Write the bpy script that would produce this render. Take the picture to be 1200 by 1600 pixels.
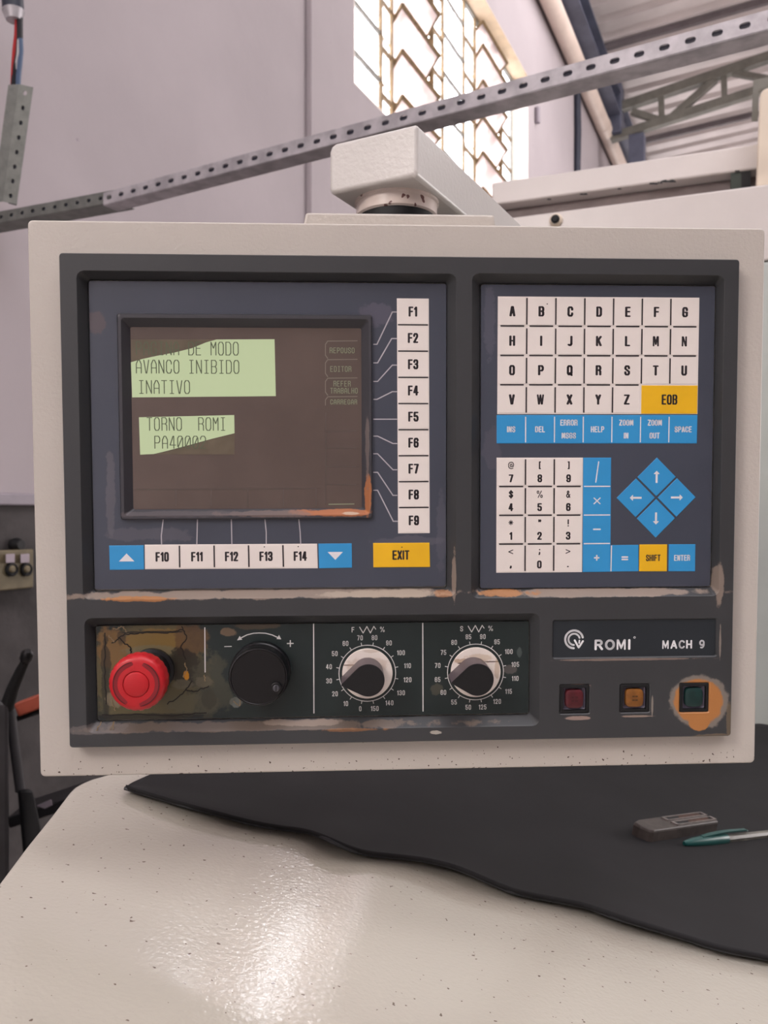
import bpy, bmesh, math, random
from mathutils import Vector, Matrix, Euler
random.seed(7)
S = bpy.context.scene
COL = S.collection
for o in list(bpy.data.objects):
    bpy.data.objects.remove(o)

# ------------------------------------------------------------------ camera
F = 1300.0                                   # focal length in pixels of the 1200x1600 frame
cam_d = bpy.data.cameras.new('camera')
cam_d.sensor_fit = 'VERTICAL'
cam_d.sensor_height = 24.0
cam_d.lens = 24.0 * F / 1600.0
cam_d.clip_start = 0.02
cam_d.clip_end = 200
cam_d.dof.use_dof = True
cam_d.dof.focus_distance = 0.545
cam_d.dof.aperture_fstop = 11.0
cam = bpy.data.objects.new('camera', cam_d)
COL.objects.link(cam)
cam.rotation_euler = (math.pi / 2, 0, 0)     # level, looking along +Y from the origin
S.camera = cam

# ------------------------------------------------------------------ light
S.view_settings.view_transform = 'Standard'
S.view_settings.look = 'None'
S.view_settings.gamma = 1
S.view_settings.use_curve_mapping = False
S.view_settings.exposure = -0.17

world = bpy.data.worlds.new('world')
S.world = world
world.use_nodes = True
wb = world.node_tree.nodes['Background']
wb.inputs['Color'].default_value = (0.99, 0.98, 1.0, 1)
wb.inputs['Strength'].default_value = 18.0

def area(name, loc, target, sx, sy, power, color):
    l = bpy.data.lights.new(name, 'AREA')
    l.shape = 'RECTANGLE'; l.size = sx; l.size_y = sy
    l.energy = power; l.color = color
    o = bpy.data.objects.new(name, l)
    o.location = loc
    d = Vector(target) - Vector(loc)
    o.rotation_euler = d.to_track_quat('-Z', 'Y').to_euler()
    COL.objects.link(o)
    return o

# workshop lamp high on the left behind the photographer, and a roof skylight; the rest is added fill
area('high_bay_lamp', (-2.0, -1.55, 1.75), (0.05, 0.55, -0.05), 0.55, 0.55, 41, (1.0, 0.93, 0.86))
area('roof_skylight', (1.6, -1.0, 5.2), (0.2, 1.0, 0), 4.0, 4.0, 230, (0.98, 0.95, 1.0))
area('far_wall_fill', (4.5, 7.0, 5.6), (2.6, 8.0, 0), 3.0, 6.0, 300, (1.0, 0.95, 0.96))  # added fill that brightens the left wall
area('far_roof_fill', (6.0, 21.0, 1.5), (4.0, 12.0, 5.5), 6.0, 4.0, 620, (1.0, 0.95, 0.95))  # added fill that brightens the far roof; no door is built
area('side_fill', (11.5, 6.0, 1.2), (1.5, 8.5, 4.6), 6.0, 4.5, 800, (1.0, 0.94, 0.93))  # added fill for the wall and roof; no gate is built

# ------------------------------------------------------------------ helpers
def lin(c):
    return tuple(((v / 255) / 12.92 if v / 255 <= .04045 else ((v / 255 + .055) / 1.055) ** 2.4) for v in c) + (1,)

def ray(px, py):
    return Vector(((px - 600) / F, 1.0, (800 - py) / F))

def on_plane(px, py, n, d):
    """world point where the sight line through (px, py) meets the plane n.P = d"""
    r = ray(px, py)
    return r * (d / n.dot(r))

def at(px, py, y):
    return ray(px, py) * y

def tag(o, label=None, cat=None, group=None, kind=None):
    if label: o['label'] = label
    if cat: o['category'] = cat
    if group: o['group'] = group
    if kind: o['kind'] = kind
    return o

def empty(name, loc=(0, 0, 0), rot=(0, 0, 0)):
    o = bpy.data.objects.new(name, None)
    o.location = loc; o.rotation_euler = rot
    o.empty_display_size = .05
    COL.objects.link(o)
    return o

class B:
    """collects geometry in a bmesh, linked as ONE mesh object"""
    def __init__(s):
        s.bm = bmesh.new()
    def poly(s, pts):
        vs = [s.bm.verts.new(p) for p in pts]
        return s.bm.faces.new(vs)
    def box(s, lo, hi, m=None):
        x0, y0, z0 = lo; x1, y1, z1 = hi
        c = [(x0, y0, z0), (x1, y0, z0), (x1, y1, z0), (x0, y1, z0), (x0, y0, z1), (x1, y0, z1), (x1, y1, z1), (x0, y1, z1)]
        if m is not None: c = [m @ Vector(p) for p in c]
        v = [s.bm.verts.new(p) for p in c]
        for f in ((0, 3, 2, 1), (4, 5, 6, 7), (0, 1, 5, 4), (1, 2, 6, 5), (2, 3, 7, 6), (3, 0, 4, 7)):
            s.bm.faces.new([v[i] for i in f])
        return s
    def hexa(s, c):
        """eight corners: 4 of one face then 4 of the opposite one in the same order"""
        v = [s.bm.verts.new(p) for p in c]
        for f in ((0, 3, 2, 1), (4, 5, 6, 7), (0, 1, 5, 4), (1, 2, 6, 5), (2, 3, 7, 6), (3, 0, 4, 7)):
            s.bm.faces.new([v[i] for i in f])
        return s
    def rings(s, rings, cap0=True, cap1=True):
        R = [[s.bm.verts.new(p) for p in r] for r in rings]
        n = len(R[0])
        for a, b in zip(R, R[1:]):
            for i in range(n):
                s.bm.faces.new((a[i], a[(i + 1) % n], b[(i + 1) % n], b[i]))
        if cap0: s.bm.faces.new(R[0][::-1])
        if cap1: s.bm.faces.new(R[-1])
        return R
    def lathe(s, prof, axis_o, ax, seg=32, u=None, cap0=True, cap1=True):
        """prof: (radius, height) along ax from axis_o"""
        ax = Vector(ax).normalized()
        u = Vector(u) if u else ax.orthogonal().normalized()
        v = ax.cross(u)
        o = Vector(axis_o)
        return s.rings([[o + ax * h + (u * math.cos(2 * math.pi * k / seg) + v * math.sin(2 * math.pi * k / seg)) * r
                         for k in range(seg)] for r, h in prof], cap0, cap1)
    def tube(s, pts, r, seg=10):
        pts = [Vector(p) for p in pts]
        rr = r if isinstance(r, (list, tuple)) else [r] * len(pts)
        out = []; u = None
        for i, p in enumerate(pts):
            t = (pts[min(i + 1, len(pts) - 1)] - pts[max(i - 1, 0)]).normalized()
            if u is None: u = t.orthogonal().normalized()
            u = (u - t * u.dot(t)).normalized()
            v = t.cross(u)
            out.append([p + (u * math.cos(2 * math.pi * k / seg) + v * math.sin(2 * math.pi * k / seg)) * rr[i] for k in range(seg)])
        s.rings(out)
        return s
    def bar(s, a, b, w, h, up=(0, 0, 1)):
        """a rectangular bar from a to b, w across and h along up"""
        a = Vector(a); b = Vector(b)
        t = (b - a).normalized(); up = Vector(up)
        side = t.cross(up).normalized(); up = side.cross(t).normalized()
        q = [(-w / 2, -h / 2), (w / 2, -h / 2), (w / 2, h / 2), (-w / 2, h / 2)]
        s.rings([[p + side * x + up * y for x, y in q] for p in (a, b)])
        return s
    def build(s, name, mat, parent=None, smooth=False, bevel=None, segs=2, recalc=True, solid=None):
        if recalc: bmesh.ops.recalc_face_normals(s.bm, faces=s.bm.faces)
        me = bpy.data.meshes.new(name)
        s.bm.to_mesh(me); s.bm.free()
        o = bpy.data.objects.new(name, me)
        COL.objects.link(o)
        me.materials.append(mat)
        if parent: o.parent = parent
        if solid:
            m = o.modifiers.new('solidify', 'SOLIDIFY'); m.thickness = solid; m.offset = 0
        if bevel:
            m = o.modifiers.new('bevel', 'BEVEL'); m.width = bevel; m.segments = segs
            m.limit_method = 'ANGLE'; m.angle_limit = math.radians(35)
            m.harden_normals = False
        if smooth:
            for p in me.polygons: p.use_smooth = True
            me.set_sharp_from_angle(angle=math.radians(38))
            m = o.modifiers.new('weighted', 'WEIGHTED_NORMAL'); m.keep_sharp = True; m.weight = 100
        return o

# ------------------------------------------------------------------ materials
class NT:
    def __init__(s, name):
        s.m = bpy.data.materials.new(name); s.m.use_nodes = True
        s.t = s.m.node_tree; s.n = s.t.nodes; s.l = s.t.links
        s.b = s.n['Principled BSDF']
        s.tc = s.n.new('ShaderNodeTexCoord')
    def link(s, a, b): s.l.new(a, b)
    def noise(s, scale, detail=3, rough=.55, coord=None, dist=0):
        t = s.n.new('ShaderNodeTexNoise')
        t.inputs['Scale'].default_value = scale; t.inputs['Detail'].default_value = detail
        t.inputs['Roughness'].default_value = rough; t.inputs['Distortion'].default_value = dist
        s.link(coord or s.tc.outputs['Object'], t.inputs['Vector'])
        return t
    def ramp(s, src, a, b):
        r = s.n.new('ShaderNodeMapRange'); r.interpolation_type = 'SMOOTHSTEP'
        r.inputs['From Min'].default_value = a; r.inputs['From Max'].default_value = b
        s.link(src, r.inputs['Value'])
        return r.outputs['Result']
    def math(s, op, a, b=None):
        m = s.n.new('ShaderNodeMath'); m.operation = op
        for i, v in enumerate((a, b)):
            if v is None: continue
            if isinstance(v, (int, float)): m.inputs[i].default_value = v
            else: s.link(v, m.inputs[i])
        return m.outputs[0]
    def mix(s, fac, a, b):
        m = s.n.new('ShaderNodeMix'); m.data_type = 'RGBA'
        if isinstance(fac, (int, float)): m.inputs[0].default_value = fac
        else: s.link(fac, m.inputs[0])
        for i, v in ((6, a), (7, b)):
            if isinstance(v, tuple): m.inputs[i].default_value = v
            else: s.link(v, m.inputs[i])
        return m.outputs[2]
    def bump(s, src, dist, strength=1.0):
        b = s.n.new('ShaderNodeBump')
        b.inputs['Distance'].default_value = dist; b.inputs['Strength'].default_value = strength
        s.link(src, b.inputs['Height'])
        s.link(b.outputs['Normal'], s.b.inputs['Normal'])

def material(name, rgb, rough=.5, metal=0., var=.06, vscale=8., bump=0., bscale=300., coat=0., spec=.5,
             patches=None, specks=None, emit=None, estr=1.0, trans=0., ior=1.45, alpha=1.0, detail=3):
    """patches: (cx, cz, rx, rz, rgb, strength, raggedness in m) worn places with a shape of their own"""
    t = NT(name); c = lin(rgb)
    col = c
    if var > 0:
        n = t.noise(vscale, 4)
        f = t.ramp(n.outputs['Fac'], .3, .7)
        col = t.mix(f, tuple(v * (1 - var) for v in c[:3]) + (1,), tuple(min(1, v * (1 + var)) for v in c[:3]) + (1,))
    if patches:
        nz = t.noise(160, 5, .65)
        nz2 = t.noise(45, 3, .6)
        for cx, cz, rx, rz, prgb, st, rag in patches:
            v = t.n.new('ShaderNodeVectorMath'); v.operation = 'SUBTRACT'
            t.link(t.tc.outputs['Object'], v.inputs[0]); v.inputs[1].default_value = (cx, 0, cz)
            v2 = t.n.new('ShaderNodeVectorMath'); v2.operation = 'MULTIPLY'
            t.link(v.outputs[0], v2.inputs[0]); v2.inputs[1].default_value = (1 / rx, 0, 1 / rz)
            v3 = t.n.new('ShaderNodeVectorMath'); v3.operation = 'LENGTH'
            t.link(v2.outputs[0], v3.inputs[0])
            k = rag
            e = t.math('ADD', v3.outputs['Value'], t.math('MULTIPLY', t.math('SUBTRACT', nz.outputs['Fac'], .5), 1.6 * k))
            e = t.math('ADD', e, t.math('MULTIPLY', t.math('SUBTRACT', nz2.outputs['Fac'], .5), 1.8 * k))
            soft = .06 if k < .5 else .14
            f = t.math('MULTIPLY', t.ramp(e, 1 + soft, 1 - soft), st)
            col = t.mix(f, col, lin(prgb))
    if specks:
        thr, sc, srgb, zlo, zhi = specks          # dark chips, thick where z is near zlo, none above zhi
        sn = t.noise(sc, 1, .5)
        sep = t.n.new('ShaderNodeSeparateXYZ'); t.link(t.tc.outputs['Object'], sep.inputs[0])
        g = t.ramp(sep.outputs['Z'], zhi, zlo)
        lim = t.math('SUBTRACT', 1.0, t.math('MULTIPLY', g, 1 - thr))
        f = t.ramp(t.math('SUBTRACT', sn.outputs['Fac'], lim), 0, .015)
        col = t.mix(f, col, lin(srgb))
    if isinstance(col, tuple): t.b.inputs['Base Color'].default_value = col
    else: t.link(col, t.b.inputs['Base Color'])
    t.b.inputs['Roughness'].default_value = rough
    t.b.inputs['Metallic'].default_value = metal
    t.b.inputs['Specular IOR Level'].default_value = spec
    t.b.inputs['Coat Weight'].default_value = coat
    t.b.inputs['Coat Roughness'].default_value = .12
    t.b.inputs['Transmission Weight'].default_value = trans
    t.b.inputs['IOR'].default_value = ior
    t.b.inputs['Alpha'].default_value = alpha
    if emit:
        t.b.inputs['Emission Color'].default_value = lin(emit)
        t.b.inputs['Emission Strength'].default_value = estr
    if bump:
        t.bump(t.noise(bscale, detail, .5).outputs['Fac'], bump)
    return t.m

# ------------------------------------------------------------------ the console's own frame
CON_LOC = Vector((0.013477, 0.548185, 0.006889))
CON_ROT = Matrix.Rotation(0.047254, 3, 'Z') @ Matrix.Rotation(0.049383, 3, 'X') @ Matrix.Rotation(-0.004822, 3, 'Y')
CON_INV = CON_ROT.transposed()
PX = 0.4155e-3                               # one photograph pixel on the console's face, in metres
HW, HH = 0.24, 0.18015

def L(px, py, w=0.0):
    """point of the console (local x, z) seen at a pixel, at height w in front of its face"""
    o = CON_INV @ (-CON_LOC); d = CON_INV @ ray(px, py)
    k = (-w - o.y) / d.y
    p = o + d * k
    return p.x, p.z

def V(px, py, w): x, z = L(px, py, w); return Vector((x, -w, z))

def rrect(x0, z0, x1, z1, r, w, n=3):
    out = []
    for cx, cz, a0 in ((x1 - r, z1 - r, 0), (x0 + r, z1 - r, 90), (x0 + r, z0 + r, 180), (x1 - r, z0 + r, 270)):
        for k in range(n + 1):
            a = math.radians(a0 + 90 * k / n)
            out.append(Vector((cx + r * math.cos(a), -w, cz + r * math.sin(a))))
    return out

def pxrect(a, b, c, d, w):
    """axis-aligned local rect that best fits four pixel corners TL TR BR BL"""
    p = [L(q[0], q[1], w) for q in (a, b, c, d)]
    return ((p[0][0] + p[3][0]) / 2, (p[2][1] + p[3][1]) / 2, (p[1][0] + p[2][0]) / 2, (p[0][1] + p[1][1]) / 2)

def face_with_holes(b, outer, holes):
    """flat face between an outer loop and hole loops (lists of BMVerts)"""
    ed = []
    for lp in [outer] + holes:
        for i in range(len(lp)):
            e = b.bm.edges.get((lp[i], lp[(i + 1) % len(lp)])) or b.bm.edges.new((lp[i], lp[(i + 1) % len(lp)]))
            ed.append(e)
    bmesh.ops.triangle_fill(b.bm, use_beauty=True, use_dissolve=False, edges=ed)

# ------------------------------------------------------------------ lettering: every glyph a few broad strokes
G = {
 'A': [[(0,0),(1.6,6),(2.4,6),(4,0)],[(.8,1.9),(3.2,1.9)]],
 'B': [[(0,0),(0,6),(3,6),(4,5.2),(4,3.9),(3.1,3.1),(4,2.2),(4,.8),(3,0),(0,0)],[(0,3.1),(3.1,3.1)]],
 'C': [[(4,4.2),(4,5),(3,6),(1,6),(0,5),(0,1),(1,0),(3,0),(4,1),(4,1.8)]],
 'D': [[(0,0),(0,6),(2.8,6),(4,5),(4,1),(2.8,0),(0,0)]],
 'E': [[(3.6,6),(0,6),(0,0),(3.6,0)],[(0,3.1),(3.2,3.1)]],
 'F': [[(3.6,6),(0,6),(0,0)],[(0,3.1),(3.2,3.1)]],
 'G': [[(4,4.3),(4,5),(3,6),(1,6),(0,5),(0,1),(1,0),(2.8,0),(4,.6),(4,2.8),(2.5,2.8)]],
 'H': [[(0,0),(0,6)],[(4,0),(4,6)],[(0,3),(4,3)]],
 'I': [[(0,0),(0,6)]],
 'J': [[(3,6),(3,1),(2,0),(.8,0),(0,.4)]],
 'K': [[(0,0),(0,6)],[(4,6),(.6,2.9)],[(1.6,3.5),(4,0)]],
 'L': [[(0,6),(0,0),(3.4,0)]],
 'M': [[(0,0),(0,6),(.8,6),(2.5,1),(4.2,6),(5,6),(5,0)]],
 'N': [[(0,0),(0,6),(.5,6),(3.5,0),(4,0),(4,6)]],
 'O': [[(0,1),(0,5),(1,6),(3,6),(4,5),(4,1),(3,0),(1,0),(0,1)]],
 'P': [[(0,0),(0,6),(3,6),(4,5),(4,3.6),(3,2.7),(0,2.7)]],
 'Q': [[(0,1),(0,5),(1,6),(3,6),(4,5),(4,1),(3,0),(1,0),(0,1)],[(2.6,1.2),(4.1,-.4)]],
 'R': [[(0,0),(0,6),(3,6),(4,5),(4,3.9),(3,3.1),(0,3.1)],[(3,3.1),(4,2.2),(4,0)]],
 'S': [[(4,4.4),(4,5.1),(3,6),(1,6),(0,5.1),(0,4.1),(4,2.1),(4,.9),(3,0),(1,0),(0,.9),(0,1.8)]],
 'T': [[(0,6),(4,6)],[(2,6),(2,0)]],
 'U': [[(0,6),(0,1),(1,0),(3,0),(4,1),(4,6)]],
 'V': [[(0,6),(1.7,0),(2.3,0),(4,6)]],
 'W': [[(0,6),(1.2,0),(1.6,0),(3,6),(4.4,0),(4.8,0),(6,6)]],
 'X': [[(0,0),(4,6)],[(4,0),(0,6)]],
 'Y': [[(0,6),(2,2.8),(4,6)],[(2,2.8),(2,0)]],
 'Z': [[(0,6),(4,6),(0,0),(4,0)]],
 '0': [[(0,1),(0,5),(1,6),(3,6),(4,5),(4,1),(3,0),(1,0),(0,1)]],
 '1': [[(0,4.8),(1.6,6),(1.6,0)]],
 '2': [[(0,4.4),(0,5.1),(1,6),(3,6),(4,5.1),(4,4),(0,0),(4,0)]],
 '3': [[(0,4.6),(0,5.2),(1,6),(3,6),(4,5.2),(4,3.9),(3,3.1),(1.6,3.1)],[(3,3.1),(4,2.3),(4,.9),(3,0),(1,0),(0,.8),(0,1.4)]],
 '4': [[(3,0),(3,6),(2.4,6),(0,1.6),(4.3,1.6)]],
 '5': [[(3.8,6),(.2,6),(0,3.2),(2.8,3.6),(4,2.6),(4,1),(3,0),(1,0),(0,.9),(0,1.4)]],
 '6': [[(4,4.6),(4,5.1),(3,6),(1,6),(0,5),(0,1),(1,0),(3,0),(4,1),(4,2.6),(3,3.5),(0,3.1)]],
 '7': [[(0,6),(4,6),(1.4,0)]],
 '8': [[(1,3.1),(0,4),(0,5.2),(1,6),(3,6),(4,5.2),(4,4),(3,3.1),(1,3.1),(0,2.2),(0,.9),(1,0),(3,0),(4,.9),(4,2.2),(3,3.1)]],
 '9': [[(0,1.4),(0,.9),(1,0),(3,0),(4,1),(4,5),(3,6),(1,6),(0,5),(0,3.4),(1,2.5),(4,2.9)]],
 '%': [[(0,4.3),(0,5.6),(.5,6),(1.1,6),(1.5,5.6),(1.5,4.3),(1,3.8),(.5,3.8),(0,4.3)],
       [(3.3,.4),(3.3,1.7),(3.8,2.2),(4.4,2.2),(4.8,1.7),(4.8,.4),(4.3,0),(3.8,0),(3.3,.4)],[(3.9,6),(.9,0)]],
 '&': [[(4.4,0),(.9,4.4),(.9,5.4),(1.5,6),(2.5,6),(3,5.4),(3,4.6),(0,2.2),(0,.9),(1,0),(2.3,0),(4.3,2.6)]],
 '@': [[(3.3,4),(3.3,2.4),(3.9,1.7),(4.6,2.2),(4.8,4),(4,5.6),(2.6,6),(1,5.6),(0,4.2),(0,1.8),(1,.4),(2.6,0),(4.2,.4)],
       [(3.3,2.4),(2.4,1.7),(1.6,2.2),(1.6,3.6),(2.3,4.3),(3.3,3.8)]],
 '$': [[(4,4.4),(4,5),(3,5.7),(1,5.7),(0,5),(0,4.1),(4,2.1),(4,1),(3,.3),(1,.3),(0,1),(0,1.7)],[(2,6.6),(2,-.6)]],
 '*': [[(2,5.6),(2,1.4)],[(0,3.5),(4,3.5)],[(.6,4.9),(3.4,2.1)],[(.6,2.1),(3.4,4.9)]],
 '"': [[(.4,6),(.9,5.6),(.4,4.4)],[(2.4,6),(2.9,5.6),(2.4,4.4)]],
 '!': [[(0,6),(0,2)],[(0,.1),(0,0)]],
 '(': [[(1,6.4),(0,6.4),(0,-.2),(1,-.2)]], ')': [[(0,6.4),(1,6.4),(1,-.2),(0,-.2)]],
 '<': [[(4,5),(0,3),(4,1)]], '>': [[(0,5),(4,3),(0,1)]],
 ',': [[(.5,1),(.5,.2),(0,-1)]], '.': [[(0,.2),(.1,.2)]],
 ';': [[(.5,5),(.55,5)],[(.5,2.2),(.5,1.2),(0,.2)]],
 '/': [[(0,-1),(2.4,7)]], 'x': [[(0,0),(5,5.6)],[(5,0),(0,5.6)]],
 '-': [[(0,3),(4,3)]], '+': [[(0,3),(4,3)],[(2,5),(2,1)]], '=': [[(0,4),(4,4)],[(0,2),(4,2)]],
}
LCD = dict(G)                                # the screen's own thin characters
LCD['A'] = [[(0,0),(0,4.2),(1.4,6),(2.6,6),(4,4.2),(4,0)],[(0,2.4),(4,2.4)]]
LCD['I'] = [[(.6,6),(3.4,6)],[(2,6),(2,0)],[(.6,0),(3.4,0)]]
LCD['M'] = [[(0,0),(0,6),(2,3.2),(4,6),(4,0)]]
LCD['N'] = [[(0,0),(0,6),(4,0),(4,6)]]
LCD['0'] = G['0'] + [[(.6,1),(3.4,5)]]

def hull2(pts):
    pts = sorted(set((round(x, 7), round(y, 7)) for x, y in pts))
    def half(ps):
        h = []
        for p in ps:
            while len(h) > 1 and (h[-1][0]-h[-2][0])*(p[1]-h[-2][1]) - (h[-1][1]-h[-2][1])*(p[0]-h[-2][0]) <= 0: h.pop()
            h.append(p)
        return h[:-1]
    return half(pts) + half(pts[::-1])

def stroke(b, a, c, nx, nz, w, n=8):
    pts = []
    for p in (a, c):
        for k in range(n):
            t = math.pi * (k + .5) * 2 / n
            sx = 1 / math.cos(math.pi / n)
            pts.append((p[0] + nx / 2 * math.cos(t) * sx, p[1] + nz / 2 * math.sin(t) * sx))
    h = hull2(pts)
    b.poly([Vector((x, -w, z)) for x, z in h])

def polyline(b, pts, nx, nz, w):
    for a, c in zip(pts, pts[1:]): stroke(b, a, c, nx, nz, w)

def glyph_w(ch, font):
    if ch == ' ': return 2.4
    return max(p[0] for s in font[ch] for p in s)

def text(b, s, cx, cz, h, gw, nx, nz, w, gap, font=G, mono=None, align='c', shear=0):
    """h: overall height, gw: width of a four-unit glyph, nx/nz: stroke width across/along; all in metres"""
    ux = (gw - nx) / 4; uz = (h - nz) / 6
    if mono:
        adv = [mono] * len(s); wd = [gw] * len(s)
    else:
        wd = [glyph_w(c, font) * ux + nx for c in s]; adv = [x + gap for x in wd]
    tot = sum(adv) - (adv[-1] - wd[-1])
    x = cx - (tot / 2 if align == 'c' else 0)
    for ch, a in zip(s, adv):
        if ch != ' ':
            nx_ = nx; nx = nx * (.74 if (ch in 'MWN%&@' and nx > 2 * PX and not mono) else 1)
            for st in font[ch]:
                pts = [(x + nx / 2 + px * ux + shear * (pz - 3) * uz, cz - h / 2 + nz / 2 + pz * uz) for px, pz in st]
                polyline(b, pts, nx, nz, w)
            nx = nx_
        x += a

# ------------------------------------------------------------------ shared materials
M = {}
M['wall'] = material('painted_plaster', (168, 159, 162), .8, var=.05, vscale=.9, bump=.004, bscale=6,
                     specks=(.80, 14, (140, 132, 138), 9, 90))
M['dado'] = material('dark_concrete', (66, 62, 62), .8, var=.3, vscale=5, bump=.004, bscale=20)
M['capping'] = material('lilac_capping', (140, 132, 140), .5, var=.1)
M['floor'] = material('workshop_floor', (128, 120, 114), .6, var=.25, vscale=2)
M['farwall'] = material('far_plaster', (150, 142, 142), .8, var=.08, vscale=1)
M['roof'] = material('galvanised_sheet', (206, 196, 194), .5, .15, var=.1, vscale=1.3)
M['steel_dark'] = material('blue_grey_steel', (92, 95, 112), .55, .2, var=.15, vscale=4)
M['truss'] = material('green_grey_steel', (122, 120, 112), .6, .2, var=.15, vscale=6)
M['purlin'] = material('dull_steel', (112, 104, 106), .6, .2, var=.1)
M['cream_pipe'] = material('cream_pipe', (214, 196, 184), .5, var=.06, vscale=3)
M['cable'] = material('dark_cable', (38, 42, 56), .5, var=.1)
M['galv'] = material('galvanised_angle', (172, 168, 172), .42, .35, var=.2, vscale=22, bump=.0003, bscale=60)
M['galv2'] = material('green_grey_angle', (112, 114, 110), .5, .4, var=.15, vscale=30)
M['enamel'] = material('off_white_enamel', (214, 207, 202), .3, var=.03, vscale=5, bump=.00012, bscale=260, coat=.15)
M['cream'] = material('cream_enamel', (226, 212, 192), .35, var=.03)
M['rail_grey'] = material('mauve_grey_rail', (128, 116, 114), .45, .2, var=.12, vscale=12)
M['green_black'] = material('dark_green_paint', (52, 62, 54), .5)
M['black'] = material('black_plastic', (17, 16, 18), .32, var=.05)
M['blackmatt'] = material('matt_black', (14, 14, 16), .6)
M['frame'] = material('rusty_olive_window_iron', (118, 96, 66), .6, .1, var=.25, vscale=20)
M['frame2'] = material('grey_window_iron', (120, 118, 112), .6, .1, var=.15, vscale=20)
M['reveal'] = material('painted_reveal', (232, 222, 212), .7, var=.03)
M['lintel'] = material('cream_lintel', (206, 186, 160), .7, var=.08)

def glass(name, rgb, rough, tr):
    t = NT(name)
    n = t.noise(5, 2)
    c = lin(rgb)
    col = t.mix(t.ramp(n.outputs['Fac'], .35, .65), tuple(v * .72 for v in c[:3]) + (1,), c)
    mx = t.n.new('ShaderNodeMixShader'); mx.inputs[0].default_value = tr
    tl = t.n.new('ShaderNodeBsdfTranslucent'); t.link(col, tl.inputs['Color'])
    tp = t.n.new('ShaderNodeBsdfTransparent'); t.link(col, tp.inputs['Color'])
    t.link(tl.outputs[0], mx.inputs[1]); t.link(tp.outputs[0], mx.inputs[2])
    out = t.n['Material Output']; t.link(mx.outputs[0], out.inputs['Surface'])
    t.n.remove(t.b)
    return t.m
M['glass_clear'] = glass('dusty_clear_glass', (250, 250, 252), .1, .75)
M['glass_warm'] = glass('frosted_warm_glass', (194, 184, 182), .4, .14)

# ------------------------------------------------------------------ the workshop
DW = 2.35                                          # camera to the left wall, square on
Nw = Vector((0.9080, -0.4190, 0.0)).normalized()   # from that wall into the room
Tw = Vector((0.4190, 0.9080, 0.0)).normalized()    # along that wall, away from the camera
def wall(px, py, off=0.0):                         # point on the wall (off: proud of it)
    return on_plane(px, py, Nw, -DW + off)
def wu(u, z, off=0.0):                             # u along the wall, z up
    return Nw * (-DW + off) + Tw * u + Vector((0, 0, z))
def u_of(px, off=0.0): return wall(px, 800, off).dot(Tw)
FLOOR = -1.45; EAVE = 6.5
WM = Matrix((( Tw.x, Nw.x, 0), (Tw.y, Nw.y, 0), (0, 0, 1)))     # local (u, off, z) -> world

def wbox(b, u0, u1, o0, o1, z0, z1):
    c = [wu(u0, z0, o0), wu(u1, z0, o0), wu(u1, z1, o0), wu(u0, z1, o0)]
    d = [wu(u0, z0, o1), wu(u1, z0, o1), wu(u1, z1, o1), wu(u0, z1, o1)]
    b.hexa(c + d)
    return b

WT = 0.20                                          # wall thickness
U0, U1 = u_of(553), u_of(825)
ZS = (800 - 130) / F * wall(553, 800).y            # sill
ZT = (800 - 120) / F * wall(825, 800).y            # head
b = B()
DADO = (800 - 790) / F * wall(20, 800).y
wbox(b, -6, U0, -WT, 0, FLOOR, EAVE)
wbox(b, U1, 26, -WT, 0, FLOOR, EAVE)
wbox(b, U0, U1, -WT, 0, FLOOR, ZS)
wbox(b, U0, U1, -WT, 0, ZT, EAVE)
tag(b.build('wall_left', M['wall']), kind='structure')
b = B(); wbox(b, u_of(478), u_of(512), 0, .035, DADO + .07, EAVE)
tag(b.build('trim_1', M['wall'], bevel=.006), kind='structure')
b = B(); wbox(b, -6, 26, 0.002, .03, FLOOR, DADO)
tag(b.build('trim_2', M['dado'], bevel=.004), kind='structure')
b = B(); wbox(b, -6, 26, 0.0, .05, DADO, (800 - 771) / F * wall(20, 800).y)
tag(b.build('trim_3', M['capping'], bevel=.006), kind='structure')
b = B(); b.box((-14, -9, FLOOR - .2), (24, 26, FLOOR)); tag(b.build('floor', M['floor']), kind='structure')
b = B(); b.box((-14, 24.0, FLOOR), (30, 24.3, EAVE + 3)); tag(b.build('wall_back', M['farwall']), kind='structure')
b = B(); b.box((13, -9, FLOOR), (13.3, 24, EAVE + 3)); tag(b.build('wall_right', M['farwall']), kind='structure')
b = B(); b.box((-14, -7.3, FLOOR), (13.3, -7, EAVE + 3)); tag(b.build('wall_front', M['farwall']), kind='structure')

# roof: trapezoidal sheets, each a piece of its own, ribs running away from the wall
roof = empty('ceiling', wu(8, EAVE)); tag(roof, kind='structure')
RS = .06
def rp(u, o, dz=0): return wu(u, EAVE + .05 + RS * o + dz, o) - roof.location
PIT = .42
sheet_me = None
for i in range(20):
    ua = -5 + i * 3 * PIT
    b = B()
    prof = []
    for k in range(3):
        u = ua + k * PIT
        prof += [(u, 0), (u + .24, 0), (u + .29, .07), (u + .37, .07)]
    prof += [(ua + 3 * PIT + .01, 0)]
    for (a, za), (c, zc) in zip(prof, prof[1:]):
        b.poly([rp(a, -.3, za), rp(c, -.3, zc), rp(c, 18, zc), rp(a, 18, za)])
    bmesh.ops.remove_doubles(b.bm, verts=b.bm.verts, dist=1e-5)
    b.build('roof_sheet', M['roof'], roof, solid=.004)
b = B()
for o in (2.2, 4.6, 7.0, 9.4, 11.8, 14.2):
    b.bar(rp(-5, o, -.09), rp(20, o, -.09), .06, .12)
b = None
for u in (2.0, 9.3, 11.9, 15.2, 19):
    b = B(); b.bar(rp(u, -.1, -.05), rp(u, 17, -.05), .07, .08)
    b.build('rafter', M['purlin'], roof)

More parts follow.
